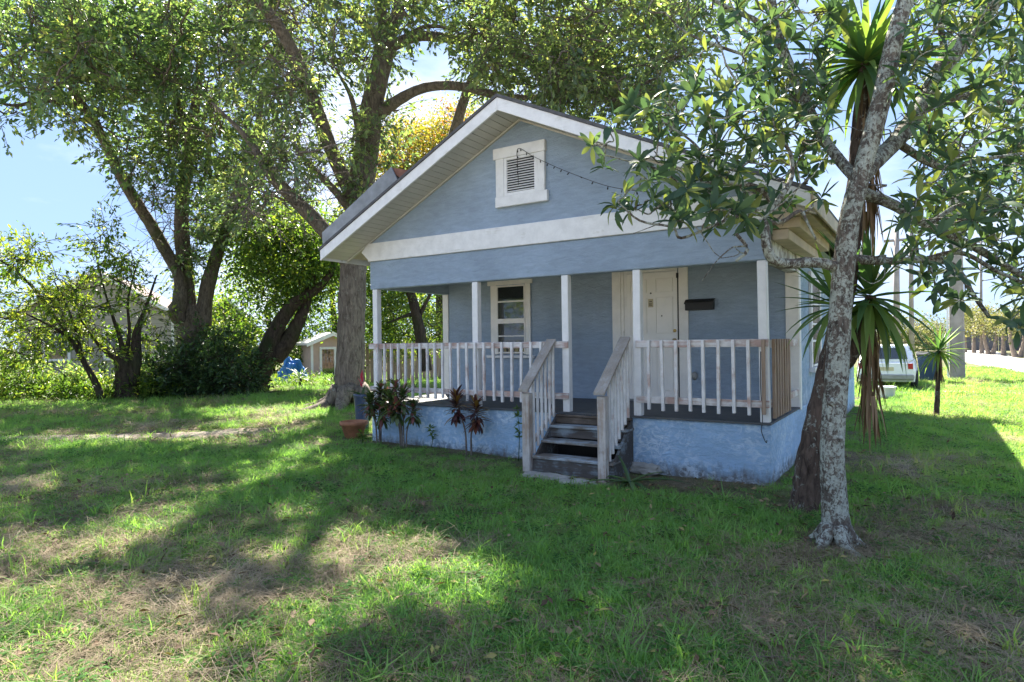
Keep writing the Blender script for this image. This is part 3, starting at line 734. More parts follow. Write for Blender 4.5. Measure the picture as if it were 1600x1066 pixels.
# ---- the great oak beside the house
b = G(547, 636); t = Tree('oak_tree', b, 'tall oak with a thick bare grey trunk beside the porch')
t.dens = .82
for a_, l_ in ((.2, 1.3), (1.4, 1.0), (2.4, 1.2), (3.6, 1.5), (4.4, 1.7), (5.2, 1.4)):
    t.limb([tuple(b+np.array((math.cos(a_)*.3, math.sin(a_)*.3, .45)))+(.24,), tuple(b+np.array((math.cos(a_)*.7, math.sin(a_)*.7, .08)))+(.15,), tuple(b+np.array((math.cos(a_+.15)*l_, math.sin(a_+.15)*l_, -.05)))+(.06,)], 4, 8, .1, px=False)
tr = t.limb([(546, 648, 17.9, .60), (546, 628, 17.9, .46), (547, 590, 17.9, .40), (549, 510, 17.9, .375), (553, 410, 17.9, .37), (562, 310, 17.9, .36), (572, 240, 17.9, .34), (582, 160, 17.9, .30), (596, 100, 17.9, .28), (606, 55, 17.9, .27)], 6, 16, .05)
t.limb([(606, 60, 17.9, .22), (596, 20, 17.8, .17), (588, -40, 17.6, .15), (575, -160, 17, .10)])
t.limb([(606, 60, 17.9, .20), (622, 20, 18, .17), (640, -40, 18.2, .14), (690, -160, 18.5, .09)])
t.limb([(592, 178, 17.9, .18), (625, 155, 17.6, .15), (665, 137, 17.2, .13), (720, 135, 16.8, .12), (790, 152, 16.4, .10), (860, 150, 16, .02)])
t.limb([(612, 72, 17.9, .17), (650, 57, 17.5, .14), (700, 60, 17, .12), (760, 72, 16.4, .10), (850, 95, 15.8, .07), (960, 120, 15, .015)])
t.limb([(640, 55, 17.6, .08), (665, 42, 17.2, .06), (700, 44, 16.8, .04), (730, 60, 16.5, .02)])
t.limb([(590, 60, 17.9, .13), (565, 35, 17.8, .12), (535, 12, 17.5, .11), (500, -5, 17, .09), (430, -60, 16.5, .06)])
t.limb([(562, 330, 17.9, .22), (520, 240, 17.2, .19), (486, 148, 16.6, .18), (450, 66, 16, .16), (404, 0, 15.5, .13), (330, -90, 15, .08)])
t.limb([(552, 420, 17.9, .24), (500, 352, 17.3, .20), (460, 312, 17, .18), (425, 275, 16.7, .15), (385, 215, 16.4, .08), (330, 160, 16, .02)])
t.limb([(556, 340, 17.9, .14), (525, 300, 17.4, .11), (490, 264, 17.1, .08), (455, 220, 16.8, .015)])
t.limb([(575, 235, 17.9, .15), (560, 200, 17.2, .1), (548, 150, 16.6, .06), (520, 100, 16, .015)])
t.limb([(700, 250, 19.5, .2), (715, 190, 19, .16), (735, 130, 18.5, .13), (765, 70, 18, .10), (800, 10, 17.5, .07), (850, -70, 17, .04)])
EX = [(672, 110, 42, 62), (655, 190, 30, 35), (520, 170, 26, 60), (945, 225, 40, 30)]
for q in ((445, 60, 16, 95, 95, 2.5, 80), (470, 190, 16.8, 75, 90, 2.5, 60), (430, 300, 16.8, 70, 75, 2, 55), (505, 285, 17.5, 45, 60, 1.5, 26), (575, 45, 17, 70, 70, 2.5, 30), (690, 5, 17, 110, 45, 2.5, 55),
          (850, 55, 16, 120, 75, 3, 120), (960, 85, 15, 100, 85, 2.5, 95), (900, 135, 15.5, 95, 45, 2, 50), (1045, 35, 14.5, 70, 60, 2, 40), (745, 110, 17, 50, 45, 2, 22), (560, 320, 17.6, 40, 60, 1.0, 14), (575, 210, 17.6, 38, 55, .8, 16),
          (990, 180, 14.5, 60, 40, 1.5, 22), (620, 200, 17.5, 40, 40, 1.5, 10)):
    t.blob(*q, excl=EX)
for q in ((500, -120, 16, 190, 100, 4, 45), (800, -100, 16, 190, 90, 4, 55), (1000, -60, 14.5, 130, 70, 3, 35)):
    t.blob(*q)
t.limb([tuple(at(640, -40, 18.2))+(.13,), (-9, 5, 11.5, .11), (-6, 3, 10.8, .09), (-3.5, 1, 10.2, .06), (-1.5, -.8, 9.8, .02)], 6, 8, .05, px=False)  # limb above the frame, added to carry clumps that shade the lawn
for poly, n_ in (([(805, 935), (930, 900), (1130, 890), (1330, 905), (1640, 920), (1640, 1100), (820, 1100)], 74), ([(560, 1000), (700, 965), (800, 960), (830, 1100), (540, 1100)], 16), ([(380, 1045), (560, 1040), (560, 1090), (360, 1090)], 5), ([(1040, 800), (1300, 860), (1060, 900), (960, 880)], 12), ([(330, 930), (390, 920), (410, 1060), (350, 1075)], 7), ([(40, 985), (150, 960), (260, 1000), (240, 1020), (120, 1010)], 5), ([(470, 900), (500, 840), (520, 840), (500, 930), (440, 1000)], 4), ([(0, 715), (190, 712), (400, 705), (440, 712), (370, 742), (230, 768), (200, 796), (110, 842), (0, 850)], 34), ([(0, 898), (180, 876), (290, 855), (360, 800), (480, 760), (520, 800), (400, 840), (395, 900), (345, 915), (250, 930), (100, 912), (0, 925)], 22)):
    q = np.array(scatter(poly, n_, 0, 1, 18)); gp = np.array([G(a, b_) for a, b_, _ in q]); zz = 9.2+2.4*q[:, 2]
    t.clumps.append(gp+SUN[None]*(zz/SUN[2])[:, None])  # extra clumps set towards the sun so their shade falls inside poly
t.finish(M_OAKBARK, M_OAK, 72, .40, .16, .074, .02, keep=.04, spray=6)

# ---- the ivy-grown oak further left
b = G(297, 614); t = Tree('oak_tree', b, 'forked ivy-covered oak with a swollen burl low on its trunk')
t.dens = .74
t.limb([(300, 625, 23.5, 0.720), (300, 590, 23.5, 0.612), (300, 540, 23.5, 0.518), (302, 500, 23.5, 0.475), (300, 478, 23.5, 0.403)], 6, 16, .12)
t.limb([(283, 500, 23.2, 0.302), (276, 486, 23.0, 0.302), (282, 470, 23.1, 0.274), (280, 430, 23.2, 0.216), (258, 390, 23, 0.216), (232, 345, 22.5, 0.202), (212, 315, 22, 0.194), (185, 268, 21.5, 0.180), (160, 215, 21, 0.144), (120, 150, 20, 0.108), (60, 80, 19, 0.065)])
t.limb([(296, 500, 23.5, 0.288), (290, 430, 23.5, 0.288), (284, 360, 23.5, 0.259), (286, 300, 23.4, 0.230), (300, 210, 23, 0.180), (310, 120, 22.5, 0.130), (320, 20, 22, 0.086)])
t.limb([(318, 510, 23.5, 0.288), (322, 460, 23.5, 0.259), (335, 410, 23.3, 0.230), (348, 370, 23.2, 0.202), (372, 300, 23, 0.173), (400, 220, 22.5, 0.130), (410, 120, 22, 0.086)])
t.limb([(296, 230, 23, 0.144), (275, 150, 21.5, 0.122), (250, 128, 21, 0.108), (210, 122, 20.5, 0.072), (150, 95, 20, 0.014)])
t.limb([(170, 235, 21.2, 0.086), (140, 175, 20, 0.072), (70, 158, 19, 0.058), (20, 165, 18.5, 0.043), (-30, 150, 18, .04)])
EXB = [(40, 305, 158, 118), (150, 350, 70, 70), (235, 160, 14, 20), (300, 190, 18, 22)]
for q in ((50, 60, 18.5, 130, 95, 3.5, 150), (190, 60, 19.5, 120, 90, 3.5, 150), (320, 70, 20.5, 100, 95, 3.5, 120), (230, 180, 21, 130, 80, 3, 130), (340, 210, 22, 95, 85, 2.5, 110), (250, 270, 22.5, 85, 60, 2, 62), (345, 320, 23, 70, 60, 2, 60),
          (285, 350, 23.2, 45, 60, 1.2, 30), (215, 300, 22.2, 40, 50, 1, 16), (265, 400, 23, 30, 50, .8, 14), (340, 400, 23.2, 22, 50, .7, 9), (420, 250, 21.5, 50, 80, 2.5, 40), (140, 265, 20.5, 35, 25, 1, 9), (60, 185, 18.5, 70, 22, 1.5, 14), (88, 210, 18.5, 18, 28, .5, 5)):
    t.blob(*q, excl=EXB)
for q in ((60, -110, 17.5, 230, 110, 4, 50), (330, -100, 19, 180, 100, 4, 45), (-130, 60, 17, 110, 150, 3, 50)):
    t.blob(*q)
t.finish(M_IVYBARK, M_OAK2, 72, .46, .19, .088, .022, keep=.04, spray=6)

# ---- leaning tree
b = G(395, 614); t = Tree('leaning_tree', b, 'dark mossy tree leaning sharply towards the house')
t.limb([(392, 622, 23.5, 0.576), (402, 590, 23.5, 0.432), (420, 545, 23.5, 0.346), (440, 500, 23.4, 0.259), (465, 470, 23.3, 0.202), (495, 452, 23.2, 0.144), (520, 420, 23, 0.101), (530, 370, 23, 0.058)], 6, 14, .12)
t.limb([(430, 560, 23.6, 0.331), (452, 530, 23.6, 0.288), (470, 495, 23.6, 0.216), (482, 460, 23.6, 0.173), (488, 420, 23.6, 0.115), (470, 370, 23.6, 0.072)], 6, 12, .1)
for q in ((430, 400, 24, 60, 50, 2.5, 62), (480, 380, 24, 50, 55, 2, 52), (400, 350, 25, 60, 50, 2, 46), (505, 425, 24.5, 32, 45, 1.5, 28), (450, 455, 24.2, 45, 28, 1.2, 22)):
    t.blob(*q)
t.finish(M_DARKBARK, M_LIME, 100, .42, .17, .085, .02, tint=-.05, keep=.5)

# ---- small trees and shrubs by the neighbour's house
SHR = 'small trees in front of the neighbouring house'
b = G(195, 628); t = Tree('small_tree', b, 'small tree with a black stump-like trunk and many thin stems', group=SHR)
t.limb([(196, 640, 20.3, .42), (197, 610, 20.3, .34), (196, 580, 20.3, .30), (194, 555, 20.3, .26)], 5, 10, .14)
t.limb([(205, 600, 20.3, .22), (212, 560, 20.3, .18), (214, 520, 20.4, .12), (228, 480, 20.5, .05), (245, 430, 20.6, .025)])
t.limb([(195, 562, 20.3, .12), (188, 530, 20.3, .07), (178, 500, 20.2, .05), (165, 460, 20.2, .03), (150, 400, 20, .02)])
t.limb([(195, 562, 20.3, .10), (202, 520, 20.3, .05), (200, 470, 20.3, .035), (212, 420, 20.2, .02)])
t.limb([(190, 566, 20.3, .10), (160, 545, 20.3, .06), (140, 520, 20.2, .04), (120, 490, 20, .025)])
for q in ((170, 420, 20, 30, 40, 1.2, 9), (215, 440, 20.5, 35, 50, 1.2, 12), (165, 370, 19.8, 24, 28, .8, 7), (235, 500, 20.8, 25, 45, 1.2, 7), (130, 480, 20, 40, 40, 1.2, 10), (175, 520, 20.3, 50, 30, 1, 8)): t.blob(*q)
t.finish(M_DARKBARK, M_LIME, 78, .34, .15, .065, .014, tint=.15, keep=.8, spray=6)
b = G(150, 632); t = Tree('small_tree', b, 'slender leaning tree with feathery yellow-green leaves left of the black stump', group=SHR)
t.limb([(165, 640, 19.6, .14), (150, 600, 19.6, .10), (128, 560, 19.5, .08), (110, 530, 19.4, .06), (80, 510, 19.2, .04), (40, 490, 19, .02)])
t.limb([(128, 560, 19.5, .06), (120, 520, 19.5, .045), (105, 480, 19.4, .03), (85, 440, 19.2, .02)])
t.limb([(112, 532, 19.4, .05), (60, 460, 19, .04), (20, 420, 18.6, .03), (-30, 390, 18.2, .02)])
for q in ((60, 490, 19, 70, 36, 1.2, 20), (30, 400, 18.6, 60, 18, 1, 13), (100, 450, 19.3, 45, 25, 1, 9), (20, 540, 19, 60, 30, 1, 14), (120, 540, 19.5, 50, 30, 1, 10), (-60, 450, 18.5, 60, 60, 1, 20)): t.blob(*q)
t.finish(M_DARKBARK, M_LIME, 84, .34, .15, .065, .014, tint=.25, keep=.8, spray=6)
b = G(325, 622); t = Tree('dark_bush', b, 'dense dark green bush below the ivy-covered oak', 'bush')
t.limb([(325, 625, 22, .1), (325, 590, 22, .07), (330, 560, 22, .04)])
for q in ((320, 565, 22, 62, 42, 1.3, 60), (350, 590, 21.7, 50, 30, 1.2, 36), (285, 590, 21.8, 48, 32, 1.2, 40), (310, 610, 21.5, 80, 14, 1, 26)): t.blob(*q)
t.finish(M_DARKBARK, M_BUSH, 108, .36, .15, .07, .016, minz=.15, keep=.7, spray=6, tint=.12)
b = G(70, 622); t = Tree('green_bush', b, 'loose green bush hiding the lower wall of the grey neighbouring house', 'bush')
t.limb([(70, 628, 21.5, .08), (72, 590, 21.5, .05), (60, 560, 21.5, .02)])
for q in ((50, 590, 21.5, 60, 24, 1, 26), (120, 600, 21.5, 45, 16, 1, 14), (-30, 570, 21, 50, 40, 1, 26), (225, 580, 21.6, 32, 34, .8, 20)): t.blob(*q)
t.finish(M_DARKBARK, M_OAK2, 84, .26, .14, .06, .014, carve=False, spray=6, minz=.15)
# undergrowth along the boundary
t = Tree('undergrowth', G(120, 630), None); t.root['kind'] = 'stuff'
del t.root['category']
for q in ((60, 612, 20.5, 110, 22, 1.4, 90), (170, 612, 21, 80, 16, 1.2, 40), (250, 612, 21.5, 40, 18, 1, 26), (430, 605, 25.5, 60, 12, 1, 26), (-60, 600, 20, 60, 30, 1.5, 40), (490, 605, 25.5, 40, 10, .8, 14)): t.blob(*q)
t.finish(M_DARKBARK, M_LIME, 80, .22, .16, .045, connect=False, tint=-.1, name='leaves', minz=.05, droop=-.6)
# palmetto fans
def blade_mesh(name, Ln, Wd, mat, rnd, droop=.25, fold=.25, seg=4, taper=1.5, basew=.55):
    v, f = [], []
    for i in range(seg+1):
        s = i/seg; w = Wd*(basew+(1-basew)*min(1, s*3))*(1-s**taper)/2 if i < seg else .0008
        y = Ln*s*(1-.25*droop*s); z = -droop*Ln*s*s*.8
        v += [(-w, y, z+fold*w), (0, y, z), (w, y, z+fold*w)]
    for i in range(seg):
        a = i*3; f += [(a, a+1, a+4, a+3), (a+1, a+2, a+5, a+4)]
    me = mesh_from(name, v, f, mat, True); set_rnd(me, [rnd]*len(v)); return me
def orient(d, n):
    d = np.asarray(d, float); d = d/np.linalg.norm(d); n = np.asarray(n, float)
    x = np.cross(d, n); x /= np.linalg.norm(x)+1e-9; z = np.cross(x, d)
    return Matrix(((x[0], d[0], z[0]), (x[1], d[1], z[1]), (x[2], d[2], z[2])))
def place(name, me, parent, loc, d, n, sc=1.):
    o = put(name, me, parent, loc); o.rotation_euler = orient(d, n).to_euler(); o.scale = (sc, sc, sc); return o
palm_me = [blade_mesh('frond_leaf', .55, .05, M_BUSH, r, .35) for r in (.3, .55, .8)]
for gx_, gy_, n_, lab in ((527, 618, 26, 'small palmetto with drooping fan leaves close to the big oak'), (470, 606, 30, 'dark palmetto growing at the foot of the leaning tree')):
    b = G(gx_, gy_); r_ = thing('palmetto', b, lab, 'palmetto')
    tt = Tubes(); tt.add([b+(0, 0, -.05), b+(0, 0, .35)], [.06, .05], 8); tt.build('stem', M_DARKBARK, r_)
    for k in range(n_):
        a = RNG.uniform(0, 2*math.pi); e = RNG.uniform(-.1, 1.0)
        d = np.array([math.cos(a)*math.cos(e), math.sin(a)*math.cos(e), math.sin(e)])
        place('leaf', palm_me[k % 3], r_, b+np.array((0, 0, .35))+d*.25*RNG.uniform(0, 1), d, (0, 0, 1), RNG.uniform(.7, 1.3))
# tree seen through the porch
b = G(640, 600); t = Tree('background_tree', b, 'thin dark-trunked tree seen through the porch opening')
t.limb([(665, 580, 24, .26), (658, 530, 24, .22), (650, 490, 24, .20), (640, 450, 24, .17), (632, 400, 24, .12), (640, 330, 24, .08)], 6, 9)
t.limb([(648, 490, 24, .10), (630, 495, 23.8, .06), (605, 505, 23.6, .03)])
t.limb([(652, 500, 24, .1), (672, 460, 24, .06), (690, 420, 24, .03)])
for q in ((610, 440, 25, 40, 40, 1.5, 30), (660, 430, 25, 45, 35, 1.5, 18), (640, 520, 26.5, 70, 32, 1.5, 46), (600, 490, 26, 25, 40, 1, 18), (560, 460, 26, 40, 60, 1.5, 24)): t.blob(*q)
t.finish(M_DARKBARK, M_LIME, 100, .38, .13, .065, .018, tint=.05)
# autumn-coloured tree behind the roof
b = G(690, 575); b[2] = 0; t = Tree('autumn_tree', at(690, 575, 31), 'yellow and orange leaved tree rising behind the roof')
t.limb([(690, 590, 31, .3), (690, 450, 31, .26), (695, 330, 31, .18), (690, 240, 31, .1)], 5, 8)
for q in ((655, 240, 31, 70, 50, 2.5, 90), (720, 215, 31, 55, 45, 2.5, 70), (620, 290, 31, 50, 50, 2, 46), (690, 300, 31, 90, 60, 2, 60)): t.blob(*q)
t.finish(M_DARKBARK, M_YELL, 110, .5, .15, .085, .02, carve=False, tint=.02)
# wall of trees far behind
for i, (px, py, dep, rx, ry, lab) in enumerate((
        (-120, 450, 40, 110, 90, 'bright background tree standing left of the grey neighbouring house'),
        (420, 480, 38, 75, 90, 'bright background tree behind the leaning tree'),
        (520, 440, 42, 70, 90, 'bright background tree above the pink shed'),
        (610, 480, 40, 70, 80, 'bright background tree behind the left porch post'),
        (700, 470, 46, 80, 90, 'bright background tree hidden mostly by the porch wall'),
        (330, 520, 36, 60, 60, 'bright background tree between the oak and the bush'))):
    t = Tree('background_tree', at(px, 585, dep)*np.array([1, 1, 0]), lab, group='trees closing the view behind the yard')
    t.limb([(px, 600, dep, .3), (px+5, 540, dep, .25), (px-4, py, dep, .12)], 5, 7)
    t.blob(px, py, dep, rx, ry, 3, int(rx*ry/75)); t.blob(px, 560, dep-1, rx, 35, 2, int(rx/2.4))
    t.finish(M_DARKBARK, M_LIME, 80, .6, .22, .12, .025, carve=False, tint=.04)

# ------------------------------------------------------------------ broad-leaved tree on the right
def oval_leaf(name, Ln, Wd, mat, rnd, droop=.25, fold=.35):
    v, f = [], []
    prof = ((0, .06), (.18, .55), (.42, .95), (.68, .9), (.88, .5), (1, .02))
    for s, w in prof:
        w = w*Wd/2; y = Ln*s*(1-.2*droop*s); z = -droop*Ln*s*s
        v += [(-w, y, z+fold*w), (0, y, z), (w, y, z+fold*w)]
    for i in range(len(prof)-1):
        a = i*3; f += [(a, a+1, a+4, a+3), (a+1, a+2, a+5, a+4)]
    me = mesh_from(name, v, f, mat, True); set_rnd(me, [rnd]*len(v)); return me
MAGL = [oval_leaf('leaf', .188*s, .052*w, M_MAG, r, dr) for s, w, dr in ((1, 1, .15), (1.15, 1.1, .3), (.85, 1.15, -.1), (1, .9, .55), (.7, 1.2, .75)) for r in (.1, .35, .6, .85)]
b = G(1306, 852); t = Tree('broadleaf_tree', b, 'lichen-spotted tree with whorls of long leaves in front of the house corner')
t.limb([(1318, 878, 5.5, 0.234), (1312, 850, 5.5, 0.149), (1306, 815, 5.5, 0.113), (1303, 770, 5.5, 0.101), (1300, 700, 5.5, 0.095), (1307, 600, 5.5, 0.094), (1312, 500, 5.5, 0.090), (1318, 420, 5.5, 0.088), (1330, 330, 5.5, 0.081), (1352, 250, 5.5, 0.074), (1376, 160, 5.5, 0.077), (1398, 60, 5.5, 0.070), (1420, -20, 5.5, 0.063), (1450, -140, 5.5, 0.050)], 7, 18, .035)
for a_, l_ in ((.3, .27), (1.5, .25), (2.9, .3), (4.1, .27), (5.3, .33)):
    q0 = b+np.array((math.cos(a_)*.05, math.sin(a_)*.05, .16)); q1 = b+np.array((math.cos(a_)*.16, math.sin(a_)*.16, .03)); q2 = b+np.array((math.cos(a_+.2)*l_, math.sin(a_+.2)*l_, -.03))
    t.limb([tuple(q0)+(.07,), tuple(q1)+(.05,), tuple(q2)+(.02,)], 4, 8, .1, px=False)
for z_, a_ in ((.55, 4.2), (1.0, 5.3), (1.35, 4.6)):
    q0 = at(1303, 850-z_*165, 5.5); t.limb([tuple(q0)+(.075,), tuple(q0+np.array((math.cos(a_), math.sin(a_), .1))*.07)+(.05,), tuple(q0+np.array((math.cos(a_), math.sin(a_), .15))*.105)+(.025,)], 3, 10, .12, px=False)
# limb to the left that rises past the porch beam
t.limb([(1312, 418, 5.5, .05), (1275, 410, 5.45, .045), (1235, 412, 5.4, .042), (1206, 404, 5.35, .04), (1196, 375, 5.35, .038), (1198, 345, 5.4, .036), (1208, 320, 5.4, .03), (1180, 292, 5.4, .024), (1130, 286, 5.4, .02), (1075, 292, 5.5, .014), (1020, 330, 5.5, .009)], 5, 8, .08)
t.limb([(1200, 335, 5.4, .03), (1225, 300, 5.4, .024), (1238, 270, 5.5, .02), (1230, 230, 5.6, .016), (1190, 200, 5.7, .012)], 5, 7, .08)
t.limb([(1198, 350, 5.4, .025), (1225, 345, 5.3, .02), (1250, 330, 5.3, .016), (1262, 350, 5.3, .012), (1275, 375, 5.3, .008)], 5, 6, .08)
t.limb([(1208, 320, 5.4, .02), (1160, 335, 5.3, .016), (1120, 350, 5.2, .013), (1065, 372, 5.1, .011), (1050, 355, 5.1, .010), (1000, 345, 5.1, .009), (965, 315, 5.1, .007)], 5, 6, .1)
t.limb([(1130, 286, 5.4, .018), (1110, 260, 5.5, .014), (1085, 225, 5.5, .012), (1050, 200, 5.6, .010), (1000, 170, 5.6, .007)], 5, 6, .08)
t.limb([(1075, 292, 5.5, .012), (1020, 262, 5.5, .010), (975, 250, 5.5, .008), (935, 240, 5.5, .006)], 5, 6, .08)
t.limb([(1150, 365, 5.3, .014), (1168, 390, 5.3, .016), (1150, 408, 5.3, .012)], 4, 6, .15)
# upper limbs
t.limb([(1345, 290, 5.6, .05), (1290, 220, 6.0, .045), (1245, 130, 6.3, .05), (1220, 70, 6.4, .05), (1205, 0, 6.5, .045), (1195, -80, 6.6, .035)], 5, 8, .06)
t.limb([(1225, 80, 6.4, .03), (1185, 35, 6.4, .028), (1140, 14, 6.4, .022), (1100, -10, 6.4, .016)], 5, 6)
t.limb([(1240, 120, 6.3, .02), (1190, 95, 6.1, .016), (1130, 75, 6, .014), (1070, 50, 5.9, .010), (1040, 20, 5.9, .007)], 5, 6)
t.limb([(1340, 290, 5.55, .06), (1370, 250, 5.9, .075), (1405, 215, 6.3, .08), (1438, 168, 6.6, .085), (1480, 95, 6.8, .095), (1540, 20, 6.9, .085), (1600, -60, 7, .07)], 6, 12, .05)
t.limb([(1345, 300, 6.0, .06), (1395, 320, 6.0, .05), (1450, 352, 6.1, .045), (1520, 385, 6.2, .038), (1600, 432, 6.3, .03), (1680, 470, 6.4, .02)], 6, 8, .06)
t.limb([(1330, 405, 5.8, .05), (1390, 408, 5.9, .038), (1440, 406, 6, .034), (1490, 415, 6.1, .026), (1520, 460, 6.1, .022), (1545, 495, 6.1, .018)], 6, 7, .08)
t.limb([(1440, 406, 6, .026), (1500, 395, 6.0, .022), (1560, 425, 6, .018), (1620, 450, 6, .012)], 6, 6, .08)
t.limb([(1435, 175, 6.7, .05), (1500, 150, 6.6, .04), (1570, 160, 6.5, .032), (1640, 150, 6.4, .02)], 6, 7, .06)
t.limb([(1480, 95, 6.8, .04), (1470, 40, 6.6, .03), (1480, -30, 6.5, .02)], 5, 7)
t.limb([(1400, 222, 6.3, .04), (1470, 262, 6.5, .03), (1530, 250, 6.4, .022), (1600, 240, 6.3, .015)], 5, 6, .08)
t.limb([(1450, 352, 6.1, .03), (1500, 320, 6.0, .022), (1560, 310, 5.9, .016), (1620, 330, 5.8, .01)], 5, 6, .08)
whorls = [(925, 232), (960, 188), (940, 262), (985, 165), (1002, 262), (975, 305), (965, 330), (990, 330), (1020, 185), (1030, 215), (1048, 240), (1060, 180), (1075, 285), (1078, 300), (1090, 250), (1100, 205), (1120, 230), (1110, 300), (1130, 320), (1045, 325), (1015, 320), (1062, 340), (1150, 330), (1165, 345), (1185, 360), (1140, 190), (1165, 215), (1090, 150), (1090, 115), (1140, 150), (1185, 170), (1150, 260), (1190, 240), (1215, 200), (1130, 50), (1100, 45), (1175, 120), (1070, 120), (1040, 140), (1125, 270), (1095, 285), (1200, 110), (1020, 285), (1055, 265), (1120, 345), (1135, 240), (1205, 285), (1255, 180)]
wp = [(x+RNG.normal(0, 4), y+RNG.normal(0, 4), RNG.uniform(4.9, 5.9)) for x, y in whorls]
wp += scatter([(985, 160), (1090, 110), (1290, 110), (1295, 300), (1215, 385), (1120, 360), (1040, 330)], 32, 4.9, 6.2, 20)
wp += scatter([(1130, -20), (1320, -20), (1300, 250), (1230, 330), (1180, 200)], 62, 5.6, 7.4, 14)
wp += scatter([(1400, -30), (1640, -30), (1640, 300), (1560, 330), (1430, 300), (1400, 120)], 165, 5.2, 8.6, 12)
wp += scatter([(1390, 300), (1640, 290), (1640, 480), (1560, 440), (1480, 430), (1400, 420)], 52, 5.2, 7.2, 17)
wp += [(1592, 512, 5.6), (1580, 500, 5.7), (1500, 470, 6.0), (1460, 440, 6.0), (1470, 462, 6.0), (1530, 330, 5.5), (1520, 345, 5.5), (1440, 430, 6)]
wp += scatter([(900, -160), (1660, -160), (1660, -20), (1040, -20)], 60, 5.2, 7.2, 24)          # above the frame
C = at_many(*map(np.array, zip(*wp)))
sk = np.concatenate(t.sk); sk = sk[sk[:, 2] > 2.2]
order = np.argsort(np.min(np.linalg.norm(C[:, None]-sk[None, ::3], axis=2), axis=1))
leaves = []
for i in order:
    c = C[i]; k = int(np.argmin(np.linalg.norm(sk-c, axis=1)+.3*np.maximum(0, sk[:, 2]-c[2]))); a = sk[k]; ln = np.linalg.norm(c-a)+1e-6
    mids = [a+(c-a)*f+RNG.normal(0, .10*min(ln, .9), 3) for f in (.25, .5, .75)]
    r0 = min(.016, .006+.008*ln)
    P, Rr = smooth_path([a]+mids+[c], [r0, r0*.9, r0*.75, r0*.65, r0*.5], 4)
    t.tub.add(P, Rr, 5, 0, False); sk = np.vstack([sk, P[3:]])
    ax = unit(unit(c-mids[2])*.7+np.array([0, 0, .75])+RNG.normal(0, .2, 3))
    nl = int(RNG.integers(9, 16)); ph = RNG.uniform(0, 6.28); e1 = unit(np.cross(ax, [.3, .2, .9])); e2 = np.cross(ax, e1); big = RNG.uniform(.75, 1.2)
    for q in range(nl):
        an = ph+q*2.399; op = math.radians(18+85*(q/nl)+RNG.normal(0, 10))
        d = ax*math.cos(op)+(e1*math.cos(an)+e2*math.sin(an))*math.sin(op)
        if op > 1.2: d = unit(d+np.array([0, 0, -.35]))
        leaves.append((c+ax*RNG.uniform(-.04, .02)+d*.01, d, ax+RNG.normal(0, .2, 3), big*RNG.uniform(.7, 1.15), int(RNG.integers(0, len(MAGL))), float(np.linalg.norm(c-CAM))))
for _ in range(130):                                   # bare crooked twigs
    k = int(RNG.integers(0, len(sk))); p_ = sk[k].copy(); u_, w_ = pxy(p_)
    if w_ > 470 or u_ < 1000: continue
    dr_ = unit(RNG.normal(0, 1, 3)+np.array([0, 0, .2])); q = [p_]
    for _k in range(5):
        dr_ = unit(dr_+RNG.normal(0, .5, 3)); q.append(q[-1]+dr_*RNG.uniform(.06, .16))
    P, Rr = smooth_path(q, np.linspace(.008, .003, 6), 3); t.tub.add(P, Rr, 4, 0, False)
t.tub.build('trunk', M_LICHEN, t.root)
def merge_leaves(name, items, meshes, mat, parent):
    o = WL[parent.name]; vs, fs, rr = [], [], []; n = 0
    cache = {}
    for p, d, nn, sc, mi in items:
        if mi not in cache:
            me = meshes[mi]; co = np.empty(len(me.vertices)*3, np.float32); me.vertices.foreach_get('co', co)
            rv = np.empty(len(me.vertices), np.float32); me.attributes['rnd'].data.foreach_get('value', rv)
            cache[mi] = (co.reshape(-1, 3), [tuple(q.vertices) for q in me.polygons], rv)
        co, fc, rv = cache[mi]; R3 = np.array(orient(d, nn))
        vs.append((co*sc)@R3.T+p-o); fs += [tuple(x+n for x in q) for q in fc]; rr.append(rv); n += len(co)
    me = mesh_from(name, np.concatenate(vs), fs, mat, True); set_rnd(me, np.concatenate(rr))
    ob = put(name, me, parent, o); ob['kind'] = 'stuff'; return ob
leaves = [l for l in leaves if not sunny(l[0][None])[0] or RNG.uniform() < .25]
inview = [i for i, l in enumerate(leaves) if 900 < pxy(l[0])[0] < 1590 and 5 < pxy(l[0])[1] < 540]
inview.sort(key=lambda i: leaves[i][5]/leaves[i][3]); first = set(inview[:290])
for i in inview[:290]:
    p, d, nn, sc, mi, _ = leaves[i]; place('leaf', MAGL[mi], t.root, p, d, nn, sc)
merge_leaves('leaves', [l[:5] for i, l in enumerate(leaves) if i not in first], MAGL, M_MAG, t.root)

